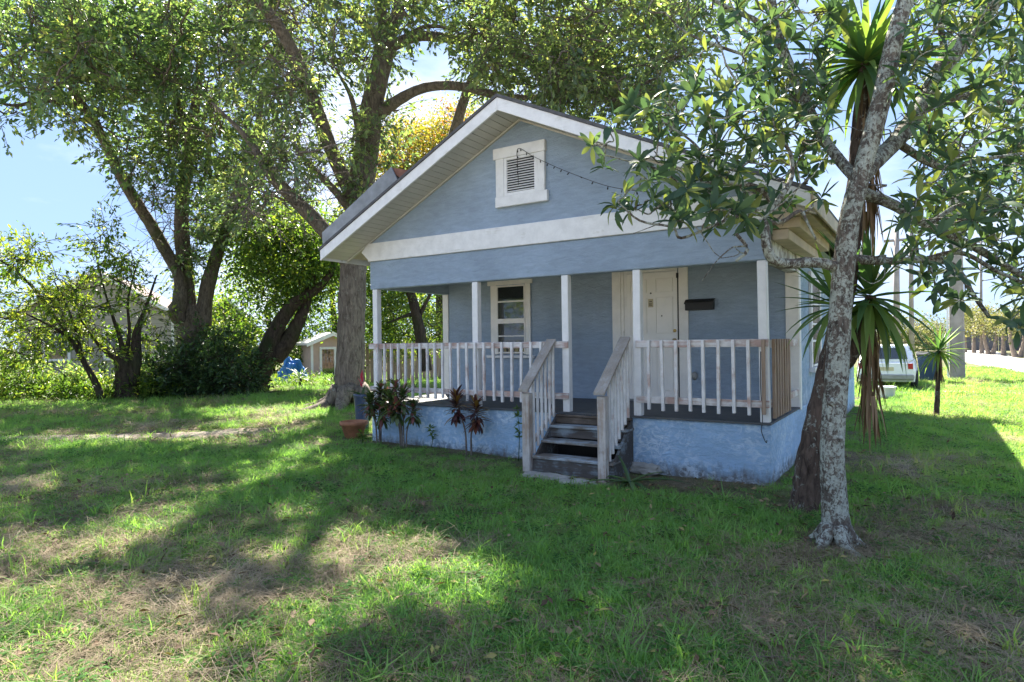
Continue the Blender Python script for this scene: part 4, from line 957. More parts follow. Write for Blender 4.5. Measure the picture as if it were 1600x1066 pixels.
# ------------------------------------------------------------------ yuccas
YL = [blade_mesh('leaf', .68, .074, M_YUC, r, dr, .5, 5, 2.2, .6) for dr in (.04, .16, .4) for r in (.2, .45, .65, .85)]
YD = [blade_mesh('dead_leaf', .5, .035, M_DEAD, r, dr, .4, 4, 2.0, .7) for dr in (.05, .2) for r in (.2, .5, .8)]
def yucca_head(root, c, n, sc, up, dead, dsk, lo=-.6, thin=0.):
    c = np.asarray(c, float)
    for k in range(n):
        s = (k+.5)/n; e = math.asin(max(-1, min(1, 1-s*(1-lo))))+RNG.normal(0, .08); a = k*2.39996+RNG.normal(0, .15)
        if -.45 < e < .75 and RNG.uniform() < thin: continue
        d = np.array([math.cos(a)*math.cos(e), math.sin(a)*math.cos(e), math.sin(e)]); d = unit(d+np.array(up)*.15)
        mi = (0 if e > .5 else 4 if e > -.1 else 8)+int(RNG.integers(0, 4))
        if e < -.35 and RNG.uniform() < .35: mi = 11
        place('leaf', YL[mi], root, c+d*.035+np.array((0, 0, -.10*s)), d, (0, 0, 1) if e < 1.2 else (1, 0, .1), sc*RNG.uniform(.8, 1.12))
    for k in range(dead):
        a = RNG.uniform(0, 6.283); f = RNG.uniform(0, 1)
        d = unit(np.array([math.cos(a)*.22, math.sin(a)*.22, -1+RNG.uniform(-.1, .25)]))
        place('dead_leaf', YD[int(RNG.integers(0, 6))], root, c+np.array((math.cos(a)*.05, math.sin(a)*.05, -.12-f*dsk)), d, (math.cos(a), math.sin(a), .3), sc*RNG.uniform(.6, 1.0))
b = G(1268, 798); yt = thing('yucca_tree', b, 'tall two-headed yucca with shaggy dead leaves behind the lichen-spotted trunk', 'yucca')
tb = Tubes()
for pts in ([(1262, 815, 6.45, .27), (1266, 785, 6.45, .185), (1272, 720, 6.4, .16), (1285, 640, 6.35, .135), (1300, 560, 6.3, .11), (1318, 470, 6.25, .09), (1330, 380, 6.2, .085), (1338, 280, 6.2, .08), (1345, 180, 6.2, .07), (1352, 85, 6.2, .05)],
            [(1296, 590, 6.3, .09), (1325, 560, 6.25, .075), (1342, 530, 6.2, .07), (1356, 490, 6.2, .06), (1361, 462, 6.2, .045)]):
    P, Rr = smooth_path([at(a, c, d) for a, c, d, r in pts], [r for *_, r in pts], 6); tb.add(P, Rr, 12, .07)
tb.build('trunk', M_YBARK, yt)
yucca_head(yt, at(1351, 92, 6.2), 90, 1.18, (0, 0, .1), 95, 1.35, -.75)
yucca_head(yt, at(1358, 458, 6.2), 110, 1.08, (0, 0, .1), 70, 1.0, -.92, .6)
yucca_head(yt, at(1305, 470, 6.25), 30, .92, (-1.6, -.8, .2), 20, .3, -.7)
b = G(1463, 651); yt2 = thing('yucca_tree', b, 'small single-stemmed yucca standing alone on the sunlit lawn', 'yucca')
dz = depth(b); tb = Tubes(); P, Rr = smooth_path([at(1463, 654, dz), at(1465, 610, dz), at(1467, 575, dz), at(1467, 548, dz)], [.06, .05, .045, .04], 5); tb.add(P, Rr, 9, .08); tb.build('trunk', M_YBARK, yt2)
yucca_head(yt2, at(1467, 545, dz), 58, .95, (0, 0, .1), 30, .45, -.6)

# ------------------------------------------------------------------ plants along the foundation
TIL = [oval_leaf('leaf', .21*s, .055, M_TI, r, dr) for s, dr in ((1, .1), (1.15, .35), (.8, .5)) for r in (.15, .4, .65, .95)]
CRL = [oval_leaf('leaf', .19*s, .058, M_CROTON, r, dr) for s, dr in ((1, .1), (1.15, .35), (.8, .5)) for r in (.15, .4, .6, .97)]
AGL = [blade_mesh('leaf', .85, .085, M_AGAVE, r, dr, .5, 6, 2.4, .8) for r in (.2, .8) for dr in (.3, .6)]
def cane_plant(name, base, heads, meshes, label, cat, per=34, stem=.011, ln=.22, group=None):
    base = np.array([base[0], base[1], float(gz(base[0], base[1]))]); r_ = thing(name, base, label, cat, group)
    for hx, hy, hz in heads:
        h = base+np.array((hx, hy, hz)); st_ = base+np.array((hx*.25, hy*.25, -.03))
        tb = Tubes(); P, Rr = smooth_path([st_, base+np.array((hx*.3, hy*.4, hz*.4)), base+np.array((hx*.7, hy*.8, hz*.75)), h], [stem*1.3, stem*1.1, stem, stem*.7], 5); tb.add(P, Rr, 7, .05); tb.build('stem', M_BRANCH, r_)
        for k in range(per):
            s = k/per; a = k*2.39996+RNG.normal(0, .3); e = 1.2-1.9*s+RNG.normal(0, .2)
            d = np.array([math.cos(a)*math.cos(e), math.sin(a)*math.cos(e), math.sin(e)])
            place('leaf', meshes[int(RNG.integers(0, len(meshes)))], r_, h+np.array((0, 0, -ln*s)), d, (0, 0, 1), RNG.uniform(.7, 1.15))
    return r_
cane_plant('croton_plant', G(592, 694), [(-.14, -.05, .72), (.03, .02, .92), (.18, -.1, .62), (-.02, -.14, .8), (.1, .08, .84)], CRL, 'green croton beside the terracotta pot at the porch corner', 'plant', 56)
cane_plant('croton_plant', G(631, 701), [(-.16, 0, .98), (.05, -.05, .88), (.16, .05, .66), (-.05, -.1, .72), (-.2, -.08, .8)], CRL, 'darker green and pink croton in front of the left railing', 'plant', 56)
cane_plant('ti_plant', (-4.24, -.22), [(-.22, -.02, .84), (.18, -.06, .76)], TIL, 'dark red ti plant with two heads against the foundation', 'plant', 78, .012, .30)
for x, y, h, lab in ((-5.06, -.12, .36, 'short green weed growing against the middle of the left foundation wall'), (-3.42, -.14, .86, 'tall green weed growing beside the left newel post'), (-6.22, -.5, .25, 'low leafy weed between the two crotons')):
    b = np.array([x, y, float(gz(x, y))]); r_ = thing('weed_plant', b, lab, 'weed')
    tb = Tubes(); P, Rr = smooth_path([b, b+np.array((.02, 0, h*.5)), b+np.array((-.02, -.02, h))], [.006, .005, .003], 5); tb.add(P, Rr, 5); tb.build('stem', M_LIME, r_)
    n = int(16+h*40); PP = P[np.clip((RNG.uniform(.25, 1, n)**.6*(len(P)-1)).astype(int), 0, len(P)-1)]
    A = unit(RNG.normal(0, 1, (n, 3))*np.array([1, 1, .4])+np.array([0, 0, .25]))
    leaf_cloud('leaves', PP, A, RNG.normal(0, .3, (n, 3))+np.array([0, 0, 1.]), RNG.uniform(.06, .13, n), RNG.uniform(.02, .045, n), RNG.uniform(.1, .6, n), M_LIME, r_)
b = np.array((-1.45, -.78, .05)); r_ = thing('agave_plant', b, 'sprawling green agave at the foot of the steps', 'plant')
for k, (a, e, s) in enumerate(((.1, .35, .95), (-.5, .25, .8), (.8, .45, .6), (2.9, .35, .85), (2.2, .8, .6), (-1.6, .3, .6), (3.6, .25, .8), (-1.0, .45, .7), (4.4, .4, .6))):
    d = np.array([math.cos(a)*math.cos(e), math.sin(a)*math.cos(e)-.15, math.sin(e)]); place('leaf', AGL[k % 4], r_, b, d, (0, 0, 1), s)
# terracotta pot, tall blue planter with a flowering bromeliad
def pot(name, base, prof, mat, label, soil_r, soil_z, cat='pot'):
    base = np.asarray(base, float); r_ = thing(name, base, label, cat); v, f = lathe(prof, 26)
    part('pot_body', v+base, f, mat, r_, None, True)
    v, f = lathe([(0, soil_z), (soil_r, soil_z), (soil_r, soil_z-.03)], 20); part('potting_soil', v+base, f, M_DARKBARK, r_, None); return r_
b = G(553, 684)
k_ = .92
pot('terracotta_pot', b, [(0, 0), (.15*k_, 0), (.17*k_, .02), (.235*k_, .22), (.25*k_, .225), (.262*k_, .23), (.268*k_, .29), (.24*k_, .295), (.225*k_, .24), (.20*k_, .2)], M_TERRA, 'round terracotta pot on the ground at the porch corner', .21*k_, .24)
b2 = at(566, 640, 12.3); b2[2] = float(gz(b2[0], b2[1]))
pot('tall_planter', b2, [(0, 0), (.12, 0), (.13, .03), (.13, .3), (.155, .62), (.17, .66), (.165, .70), (.14, .70), (.135, .6)], M_VASE, 'tall dark blue planter between the oak and the porch', .135, .63)
r_ = thing('bromeliad', b2+np.array((0, 0, .63)), 'bromeliad with a pink flower spike in the tall blue planter', 'plant')
BRL = [blade_mesh('leaf', .42, .055, M_BUSH, r, dr, .5, 5, 2.2, .9) for r in (.2, .6) for dr in (.3, .6)]
for k in range(16):
    a = k*2.4; e = .3+.6*(k/16); place('leaf', BRL[k % 4], r_, b2+np.array((0, 0, .62)), (math.cos(a)*math.cos(e), math.sin(a)*math.cos(e), math.sin(e)), (0, 0, 1), RNG.uniform(.8, 1.1))
PKL = [blade_mesh('bract', .13, .035, M_PINK, .5, .1, .4, 4, 2, .8)]
for k in range(11):
    a = k*2.4; e = 1.4-.07*k; place('bract', PKL[0], r_, b2+np.array((0, 0, .82+.02*(11-k))), (math.cos(a)*math.cos(e), math.sin(a)*math.cos(e), math.sin(e)), (math.cos(a), math.sin(a), .2), RNG.uniform(.8, 1.1))

# ------------------------------------------------------------------ neighbouring buildings and yard
def m_siding(name, c):
    m, nt, b, L = new_mat(name)
    w = nt.nodes.new('ShaderNodeTexWave'); w.wave_type = 'BANDS'; w.bands_direction = 'Z'; w.wave_profile = 'SAW'; w.inputs['Scale'].default_value = 1.55; w.inputs['Distortion'].default_value = 0
    L(pos(nt), w.inputs['Vector'])
    cc = ramp(nt, noise(nt, pos(nt), 2, 5), [(.3, tuple(x*.85 for x in c)), (.7, c)])
    L(mixc(nt, ramp(nt, w.outputs['Fac'], [(.0, (.6, .6, .6)), (.12, W1)]), cc, tuple(x*.35 for x in c)), b.inputs['Base Color'])
    bump(nt, b, w.outputs['Fac'], 1., .05); b.inputs['Roughness'].default_value = .7; return m
M_SIDING = m_siding('grey_siding', (.40, .375, .345))
M_NROOF = m_plain('brown_shingles', (.15, .11, .095), .9, 0, .3, 3)
M_PINKW = m_plain('pink_wall', (.50, .36, .31), .8, 0, .1, 3)
M_PALE = m_plain('pale_metal_roof', (.62, .58, .55), .5, 0, .1, 3)
def gable_house(name, px0, px1, dep, wall_h, roof_h, length, mat, roofmat, label, over=.4, windows=(), dtilt=0., chim=None):
    a = at(px0, 560, dep); c = at(px1, 560, dep+dtilt); a[2] = c[2] = 0
    ux = unit(c-a); wid = float(np.linalg.norm(c-a)); uy = np.array([-ux[1], ux[0], 0])
    if uy@FW < 0: uy = -uy
    org = (a+c)/2; r_ = thing(name, org, label, 'house' if wall_h > 2.3 else 'shed')
    def P(u, v, z): return a+ux*u+uy*v+np.array((0, 0, z))
    V = [P(0, 0, -.2), P(wid, 0, -.2), P(wid, length, -.2), P(0, length, -.2), P(0, 0, wall_h), P(wid, 0, wall_h), P(wid, length, wall_h), P(0, length, wall_h), P(wid/2, 0, wall_h+roof_h), P(wid/2, length, wall_h+roof_h)]
    part('wall', V, [(0, 1, 5, 8, 4), (1, 2, 6, 5), (2, 3, 7, 9, 6), (3, 0, 4, 7)], mat, r_)
    sl = roof_h/(wid/2); th = .12
    for sg in (0, 1):
        e = [(-over, wall_h-over*sl), (wid/2, wall_h+roof_h)] if sg == 0 else [(wid/2, wall_h+roof_h), (wid+over, wall_h-over*sl)]
        V = [P(u, v, z+dz) for v in (-over, length+over) for u, z in e for dz in (.02, .02+th)]
        part('roof', V, [(0, 1, 3, 2), (4, 6, 7, 5), (0, 4, 5, 1), (2, 3, 7, 6), (1, 5, 7, 3), (0, 2, 6, 4)], roofmat, r_)
        V = [P(u, v, z+dz) for v in (-over-.04, -over-.005) for u, z in e for dz in (-.06, .15)]
        part('barge_board', V, [(0, 1, 3, 2), (4, 6, 7, 5), (0, 4, 5, 1), (2, 3, 7, 6), (1, 5, 7, 3), (0, 2, 6, 4)], M_WHITE, r_)
    for u0, u1, z0, z1 in windows:
        V = [P(u, v, z) for v in (-.06, -.005) for u in (u0-.12, u1+.12) for z in (z0-.12, z1+.12)]
        w_ = part('window', V, [(0, 1, 3, 2), (4, 6, 7, 5), (0, 4, 5, 1), (2, 3, 7, 6), (1, 5, 7, 3), (0, 2, 6, 4)], M_WHITE, r_)
        V = [P(u, v, z) for v in (-.075, -.062) for u in (u0, u1) for z in (z0, z1)]
        part('pane', V, [(0, 1, 3, 2), (4, 6, 7, 5), (0, 4, 5, 1), (2, 3, 7, 6), (1, 5, 7, 3), (0, 2, 6, 4)], M_GLASS, w_)
    for u in (-.01, wid-.11):
        V = [P(uu, v, z) for v in (-.03, -.004) for uu in (u, u+.12) for z in (0, wall_h)]
        part('corner_trim', V, [(0, 1, 3, 2), (4, 6, 7, 5), (0, 4, 5, 1), (2, 3, 7, 6), (1, 5, 7, 3), (0, 2, 6, 4)], M_WHITE, r_)
    return r_
gable_house('neighbour_house', 28, 272, 30, 3.35, 1.95, 9, M_SIDING, M_NROOF, 'grey sided house with a brown gabled roof behind the small trees', .5, ((1.1, 2.0, 1.2, 2.5), (3.6, 4.5, 1.2, 2.5)), 2)
gable_house('neighbour_house', 300, 402, 39, 2.7, 1.9, 8, M_SIDING, M_NROOF, 'low grey roofed house glimpsed behind the ivy-covered oak', .5, (), 2)
gable_house('garden_shed', 486, 552, 33, 1.75, .45, 3, M_PINKW, M_PALE, 'small pink shed with a pale low roof beside the big oak', .25, ((.55, 1.15, .15, 1.45),), 1.0)
# blue tarp draped over a heap
c = at(455, 583, 27.5); c[2] = 0
bm = bmesh.new(); bmesh.ops.create_icosphere(bm, subdivisions=5, radius=1)
for v in bm.verts:
    q = Vector(v.co); r = 1+.22*mnoise.fractal(q*2.1, 1, 2, 5); fold = 1+.06*math.sin(math.atan2(q.y, q.x)*14)*(1-abs(q.z))
    v.co = Vector((q.x*.75*r*fold, q.y*.5*r*fold, max(0, q.z*1.1*r)))
me = bpy.data.meshes.new('tarp'); bm.to_mesh(me); bm.free(); me.materials.append(M_TARP)
tag(put('tarp', me, None, c), 'bright blue tarp heaped behind the leaning tree', 'tarp')
# wooden fence seen through the porch railing
fp = thing('board_fence', at(640, 600, 29)*np.array([1, 1, 0]), 'brown board fence seen through the left porch railing', 'fence')
A0, A1 = at(575, 600, 27), at(725, 600, 30)
for k in range(26):
    q = A0+(A1-A0)*k/25; o = box('board', q[0]-.085, q[0]+.085, q[1]-.012, q[1]+.012, -.02, 1.75+RNG.uniform(-.03, .03), M_RAW, fp, .004); o.rotation_euler = (0, 0, math.atan2(A1[1]-A0[1], A1[0]-A0[0]))
# ---- right-hand side: utility pole, poles, cart, bin, far trees
b = G(1496, 593); dz = depth(b)
up_ = thing('utility_pole', b, 'thick grey concrete utility pole beside the road', 'pole')
M_POLE = m_plain('pole_concrete', (.30, .27, .25), .9, 0, .2, 3)
p0 = b; V = []
for z, h in ((-.1, .255), (3.0, .24), (9.5, .18)):
    for sx, sy in ((-1, -.8), (-.8, -1), (.8, -1), (1, -.8), (1, .8), (.8, 1), (-.8, 1), (-1, .8)): V.append(p0+np.array((sx*h, sy*h, z)))
F = [tuple(range(8))[::-1], tuple(range(16, 24))]+[(l*8+k, l*8+(k+1) % 8, (l+1)*8+(k+1) % 8, (l+1)*8+k) for l in (0, 1) for k in range(8)]
part('shaft', V, F, M_POLE, up_)
box('conduit', p0[0]-.34, p0[0]-.27, p0[1]-.2, p0[1]-.13, .0, 5, M_WHITE, up_)
for z in (.6, 1.9): box('strap', p0[0]-.265, p0[0]+.265, p0[1]-.265, p0[1]+.265, z, z+.05, M_METAL, up_)
for px, py, dep, hh, rr, lab in ((1425, 560, 34, 9, .13, 'slim pole rising behind the cart'), (1534, 545, 60, 11, .13, 'thin distant pole over the far trees'), (1402, 560, 38, 8, .2, 'brownish pole farthest towards the house corner')):
    b = at(px, py, dep); b[2] = 0; tb = Tubes(); tb.add([b, b+np.array((0, 0, hh*.5)), b+np.array((.05, 0, hh))], [rr, rr*.9, rr*.7], 10)
    r_ = thing('pole', b, lab, 'pole'); tb.build('shaft', M_POLE, r_)
    box('crossarm', b[0]-.6, b[0]+.7, b[1]-.06, b[1]+.06, hh-.7, hh-.55, M_POLE, r_)
# white hatchback parked end-on beyond the yucca
b = G(1409, 609); r_ = thing('parked_car', b, 'white car parked beyond the yucca, its end facing the yard', 'car'); cx, y0 = b[0]-.45, b[1]
M_CWHITE = m_plain('car_paint', (.72, .73, .76), .25, 0, .04, 3)
M_TYRE = m_plain('tyre_rubber', (.02, .02, .02), .85); M_LAMP = m_plain('red_lens', (.35, .02, .02), .2)
def loft(name, secs, mat):
    V = [(cx+sx*w, y, z) for y, ring in secs for sx, w, z in ring]; n = len(secs[0][1]); F = [tuple(range(n)), tuple(range((len(secs)-1)*n, len(secs)*n))[::-1]]
    F += [(i*n+k, i*n+(k+1) % n, (i+1)*n+(k+1) % n, (i+1)*n+k) for i in range(len(secs)-1) for k in range(n)]
    return part(name, V, F, mat, r_)
def ring(w, zl, zh, wt): return [(-1, w*.96, zl), (1, w*.96, zl), (1, w, (zl+zh)/2), (1, wt, zh), (-1, wt, zh), (-1, w, (zl+zh)/2)]
loft('car_body', [(y0, ring(.78, .38, .86, .74)), (y0+.12, ring(.84, .26, .92, .80)), (y0+1.2, ring(.86, .24, .93, .80)), (y0+2.9, ring(.86, .24, .92, .79)), (y0+3.75, ring(.82, .28, .80, .74)), (y0+3.95, ring(.76, .38, .68, .68))], M_CWHITE)
loft('cabin', [(y0+.10, ring(.78, .915, .98, .70)), (y0+.42, ring(.74, .915, 1.42, .60)), (y0+1.0, ring(.74, .915, 1.47, .60)), (y0+2.0, ring(.74, .915, 1.44, .59)), (y0+2.85, ring(.74, .90, .95, .66))], M_CWHITE)
part('rear_window', [(cx-.62, y0+.13, 1.0), (cx+.62, y0+.13, 1.0), (cx+.54, y0+.375, 1.36), (cx-.54, y0+.375, 1.36), (cx-.62, y0+.10, 1.0), (cx+.62, y0+.10, 1.0), (cx+.54, y0+.345, 1.36), (cx-.54, y0+.345, 1.36)], [(0, 1, 2, 3), (7, 6, 5, 4), (0, 4, 5, 1), (1, 5, 6, 2), (2, 6, 7, 3), (3, 7, 4, 0)], M_GLASS, r_)
for sx in (-1, 1):
    for ya, yb in ((.62, 1.4), (1.48, 2.3)):
        part('side_window', [(cx+sx*q, y0+y_, z_) for q, y_, z_ in ((.745, ya, .99), (.745, yb, .99), (.665, yb-.1, 1.36), (.665, ya+.02, 1.36), (.76, ya, .99), (.76, yb, .99), (.68, yb-.1, 1.36), (.68, ya+.02, 1.36))], [(0, 1, 2, 3), (7, 6, 5, 4), (0, 4, 5, 1), (1, 5, 6, 2), (2, 6, 7, 3), (3, 7, 4, 0)], M_GLASS, r_)
    box('tail_light', cx+sx*.70-.07, cx+sx*.70+.07, y0-.02, y0+.1, .68, .86, M_LAMP, r_)
wv, wf = lathe([(0, -.09), (.17, -.09), (.19, -.07), (.22, -.1), (.29, -.09), (.30, -.05), (.30, .05), (.29, .09), (.22, .1), (.19, .07), (.17, .09), (0, .09)], 22)
for sx in (-1, 1):
    for y_ in (.75, 3.1): part('wheel', wv@np.array([[0, 0, 1], [0, 1, 0], [1, 0, 0]])+np.array((cx+sx*.78, y0+y_, .30+b[2])), wf, M_TYRE, r_, (cx+sx*.78, y0+y_, .30+b[2]), True)
box('bumper', cx-.80, cx+.80, y0-.06, y0+.08, .33, .50, M_GREY, r_, .03); box('number_plate', cx-.24, cx+.24, y0-.012, y0-.002, .62, .74, M_PAPER, r_, .004)
b = G(1453, 597); r_ = thing('refuse_bin', b, 'dark blue refuse bin with a lid next to the utility pole', 'bin'); x, y = b[0], b[1]
M_BIN = m_plain('blue_plastic', (.02, .05, .11), .5)
V = [(x+sx*w, y+sy*w, z) for z, w in ((.06, .30), (1.0, .40)) for sx, sy in ((-1, -1), (1, -1), (1, 1), (-1, 1))]
part('bin_body', V, [(3, 2, 1, 0), (4, 5, 6, 7)]+[(k, (k+1) % 4, (k+1) % 4+4, k+4) for k in range(4)], M_BIN, r_)
prism('lid', [(y-.46, 1.0), (y+.44, 1.0), (y+.44, 1.06), (y+.1, 1.14), (y-.46, 1.05)], 'X', x-.43, x+.43, M_BLACK, r_, .01)
for s in (-.3, .3): part('wheel', (wv*.45)@np.array([[0, 0, 1], [0, 1, 0], [1, 0, 0]])+np.array((x+s, y+.32, .12)), wf, M_BLACK, r_, (x+s, y+.32, .12), True)
# white plastic tub
b = G(1383, 622); r_ = thing('plastic_tub', b, 'white plastic tub on the grass beside the house', 'tub')
v, f = lathe([(0, 0), (.21, 0), (.23, .04), (.27, .30), (.29, .31), (.29, .33), (.25, .33), (.22, .05), (0, .04)], 22); part('tub_body', v+b, f, M_CWHITE, r_, None, True)
# far trees across the road, and the fence behind them
M_FENCE = m_plain('far_fence', (.06, .065, .08), .8)
ff = thing('far_fence', at(1560, 553, 62)*np.array([1, 1, 0]), 'dark fence behind the far trees across the road', 'fence')
q0 = at(1480, 548, 72); q1 = at(1760, 548, 58)
for k in range(12):
    q = q0+(q1-q0)*(k+.5)/12; wd = float(np.linalg.norm((q1-q0)[:2])/12)
    o = box('fence_panel', q[0]-wd/2+.03, q[0]+wd/2-.03, q[1]-.04, q[1]+.04, 0, 2.0, M_FENCE, ff, .01); o.rotation_euler = (0, 0, math.atan2((q1-q0)[1], (q1-q0)[0]))
FT = 'row of far trees across the road'
for i, (px, dep, h, lab) in enumerate(((1508, 62, 4.6, 'leftmost far tree across the road next to the utility pole'), (1522, 60, 4.4, 'second far tree from the utility pole across the road'), (1534, 58, 4.8, 'third far tree from the utility pole across the road'), (1548, 55, 5.0, 'fourth far tree from the utility pole with a split trunk'),
        (1568, 52, 5.2, 'fifth far tree from the utility pole across the road'), (1590, 48, 5.4, 'far tree at the picture edge nearest the road'))):
    b = at(px, 553, dep); b[2] = 0; t = Tree('far_tree', b, lab, group=FT)
    for s in (-1, 1) if i in (3, 5) else (0,):
        t.limb([(b[0]+s*.1, b[1], -.1, .20), (b[0]+s*.4, b[1], 1.2, .13), (b[0]+s*.45, b[1], 2.4, .10), (b[0]+s*.7, b[1], h*.7, .03)], 4, 8, .05, px=False)
    t.blob(px, 503, dep, 24, 16, 2, 30)
    t.finish(M_FARBARK, M_FAR, 60, .5, .2, .12, .03, carve=False, tint=.05)
for i, (px, dep, rx, ry, lab) in enumerate(((1400, 70, 60, 26, 'low hazy trees behind the cart'), (1455, 80, 40, 18, 'low hazy trees left of the utility pole'))):
    t = Tree('distant_tree', at(px, 545, dep)*np.array([1, 1, 0]), lab, group='distant low trees')
    t.limb([(px, 552, dep, .3), (px, 525, dep, .2)], 4, 6); t.blob(px, 525, dep, rx, ry, 3, 70)
    t.finish(M_FARBARK, M_FAR, 60, .8, .3, .18, .03, carve=False, tint=-.15)

# ------------------------------------------------------------------ grass
gcol = bpy.data.collections.new('grass_tufts')
def tuft(name, nb, h0, h1, wd, spread, lean, mat, flat=False, leafy=False):
    vs, fs, rr = [], [], []; n = 0
    for _ in range(nb):
        a = RNG.uniform(0, 6.283); r = spread*math.sqrt(RNG.uniform()); x, y = r*math.cos(a), r*math.sin(a)
        h = RNG.uniform(h0, h1); da = RNG.uniform(0, 6.283); ln = RNG.uniform(*lean)
        dx, dy = math.cos(da), math.sin(da); sx, sy = -dy, dx
        if leafy:
            zz = RNG.uniform(.02, .08); L_ = h; pr = ((0, .1, 0), (.5, 1, .15), (1, .1, 0))
            for s, w, up in pr:
                for q in (-1, 1): vs.append((x+dx*L_*s+sx*q*w*wd/2, y+dy*L_*s+sy*q*w*wd/2, zz+up*L_-.2*s*L_*ln))
        elif flat:
            zz = RNG.uniform(.004, .04); cv = RNG.normal(0, .25)
            for s in (0, .5, 1):
                w = wd*(1-.5*s)/2; ex = cv*h*(s*s)
                for q in (-1, 1): vs.append((x+dx*h*s+sx*(ex+q*w), y+dy*h*s+sy*(ex+q*w), zz+ln*h*math.sin(s*2.6)*.5))
        else:
            for s in (0, .5, 1):
                w = wd*(1, .8, .06)[int(s*2)]/2; b = ln*h*s*s
                for q in (-1, 1): vs.append((x+dx*b+sx*q*w, y+dy*b+sy*q*w, h*s*(1-.35*ln*s)-.008))
        fs += [(n, n+1, n+3, n+2), (n+2, n+3, n+5, n+4)]; rr += [RNG.uniform(-.5, .5)]*6; n += 6
    me = mesh_from(name, vs, fs, mat, True); set_rnd(me, rr)
    o = bpy.data.objects.new(name, me); gcol.objects.link(o); return o
for i in range(4): tuft('grass_a%d' % i, 46, .03, .085, .0062, .12, (.3, 1.1), M_GRASS)        # 0-3 short turf
for i in range(3): tuft('grass_b%d' % i, 16, .09, .20, .0075, .05, (.3, 1.0), M_GRASS)        # 4-6 taller tufts
for i in range(4): tuft('grass_c%d' % i, 34, .05, .24, .0036, .15, (0, .35), M_STRAW, True)   # 7-10 dry straw
for i in range(2): tuft('grass_d%d' % i, 16, .025, .055, .024, .09, (.2, 1), M_WEED, leafy=True)   # 11-12 small weeds
for i in range(2): tuft('grass_e%d' % i, 9, .12, .25, .011, .06, (.5, 1.3), M_GRASS)          # 13-14 broad blades
names = sorted(o.name for o in gcol.objects)
def frac(x, y, s, off=0): return np.array([mnoise.fractal(Vector((a*s+off, b_*s, off*.7)), 1, 2, 4) for a, b_ in zip(x, y)])
def field(d0, d1, dens, scl):
    n = int(dens*.5*(d1*d1-d0*d0)*1.95)
    d = np.sqrt(RNG.uniform(d0*d0, d1*d1, n)); l = RNG.uniform(-.975, .975, n)*d
    fx, fy = FW[:2]/np.linalg.norm(FW[:2]); x = CAM[0]+fx*d+fy*l; y = CAM[1]+fy*d-fx*l
    ok = ~((x > -W-.04) & (x < .05) & (y > -.03) & (y < HL+.05)) & ~((x > -2.95) & (x < -1.72) & (y > -.78) & (y < 0)) & ~((x > -2.9) & (x < -1.8) & (y > -1.16) & (y < -.7) & (RNG.uniform(0, 1, n) < .9))
    pl = np.array([(-24, -8.2), (-16, -4.7), (-12.4, -3.0), (-10.6, -1.7), (-9.6, -.6)]); dm = np.full(n, 9.)
    for (ax, ay), (bx, by) in zip(pl[:-1], pl[1:]):
        tt = np.clip(((x-ax)*(bx-ax)+(y-ay)*(by-ay))/((bx-ax)**2+(by-ay)**2), 0, 1); dm = np.minimum(dm, np.hypot(x-ax-tt*(bx-ax), y-ay-tt*(by-ay)))
    ok &= (dm > .35+.3*RNG.normal(0, 1, n))
    rdx = np.interp(y, [16, 26, 36, 46, 60], [9.2, 7.6, 6.2, 5.4, 5.0]); ok &= ~((np.abs(x-rdx) < 2.15) & (y > 15))
    x, y = x[ok], y[ok]; n = len(x)
    f1 = frac(x, y, .55, 3); f2 = frac(x, y, 1.7, 11)
    # lush turf near the front of the house, thin straw-covered ground towards the camera
    lush = np.clip(.80+.9*f1+.25*f2+.55*np.exp(-((y+1.4)/1.5)**2)*((x > -7.5) & (x < .5))-.30*np.clip((-3.0-y)/3, 0, 1)-.35*np.exp(-((x-1.6)**2+(y+1.5)**2)/4.5)-.45*np.exp(-((x+10)**2/20+(y+.3)**2/6)), 0, 1)
    far = d_far = np.hypot(x-CAM[0], y-CAM[1])
    lush = np.where((x > 0) & (y > 3), np.clip(lush+.35, 0, 1), lush)
    u = RNG.uniform(0, 1, n); v = RNG.uniform(0, 1, n)
    pick = np.where(u < .25+.68*lush, RNG.integers(0, 4, n), RNG.integers(7, 11, n))
    pick = np.where((v < .07) & (u < .75), RNG.integers(4, 7, n), pick)
    pick = np.where((v > .93), RNG.integers(11, 13, n), pick); pick = np.where((v > .865) & (v < .88) & (lush > .3), RNG.integers(13, 15, n), pick)
    tint = np.clip(.42+np.where((x > 1.2) & (y > 1), .30, 0)+.5*(.5-lush)+.25*f2+RNG.normal(0, .10, n), .05, .95)
    bare = ((x > -1.75) & (x < .5) & (y > -1.05) & (y < .1)) | ((x > -7.0) & (x < -2.8) & (y > -.35) & (y < .1)) | (np.hypot(x-.9, y+1.9) < .42)
    pick = np.where(bare & (RNG.uniform(0, 1, n) < .5), RNG.integers(7, 11, n), pick)
    keep = RNG.uniform(0, 1, n) < np.where(bare, .40, .55+.6*lush)
    x, y, pick, tint, lush = x[keep], y[keep], pick[keep], tint[keep], lush[keep]; n = len(x)
    z = gz(x, y)+np.exp(-((x+2)**2+(y+2)**2)/260)*.016*frac(x, y, 1.9, 0)
    return np.stack([x, y, z], 1), pick, tint, scl*RNG.uniform(.7, 1.25, n)*np.where(pick < 4, .75+.4*lush, 1)*np.where((y > -1.05) & (x > -7.2) & (x < .8) & (y < 13), .6, 1)
parts_ = [field(2.3, 6, 270, .95), field(6, 10.5, 170, 1.05), field(10.5, 18, 62, 1.35), field(18, 34, 13, 2.0)]
P = np.concatenate([p[0] for p in parts_]); pick = np.concatenate([p[1] for p in parts_]); tint = np.concatenate([p[2] for p in parts_]); scl = np.concatenate([p[3] for p in parts_])
gme = bpy.data.meshes.new('grass'); gme.vertices.add(len(P)); gme.vertices.foreach_set('co', P.astype(np.float32).ravel())
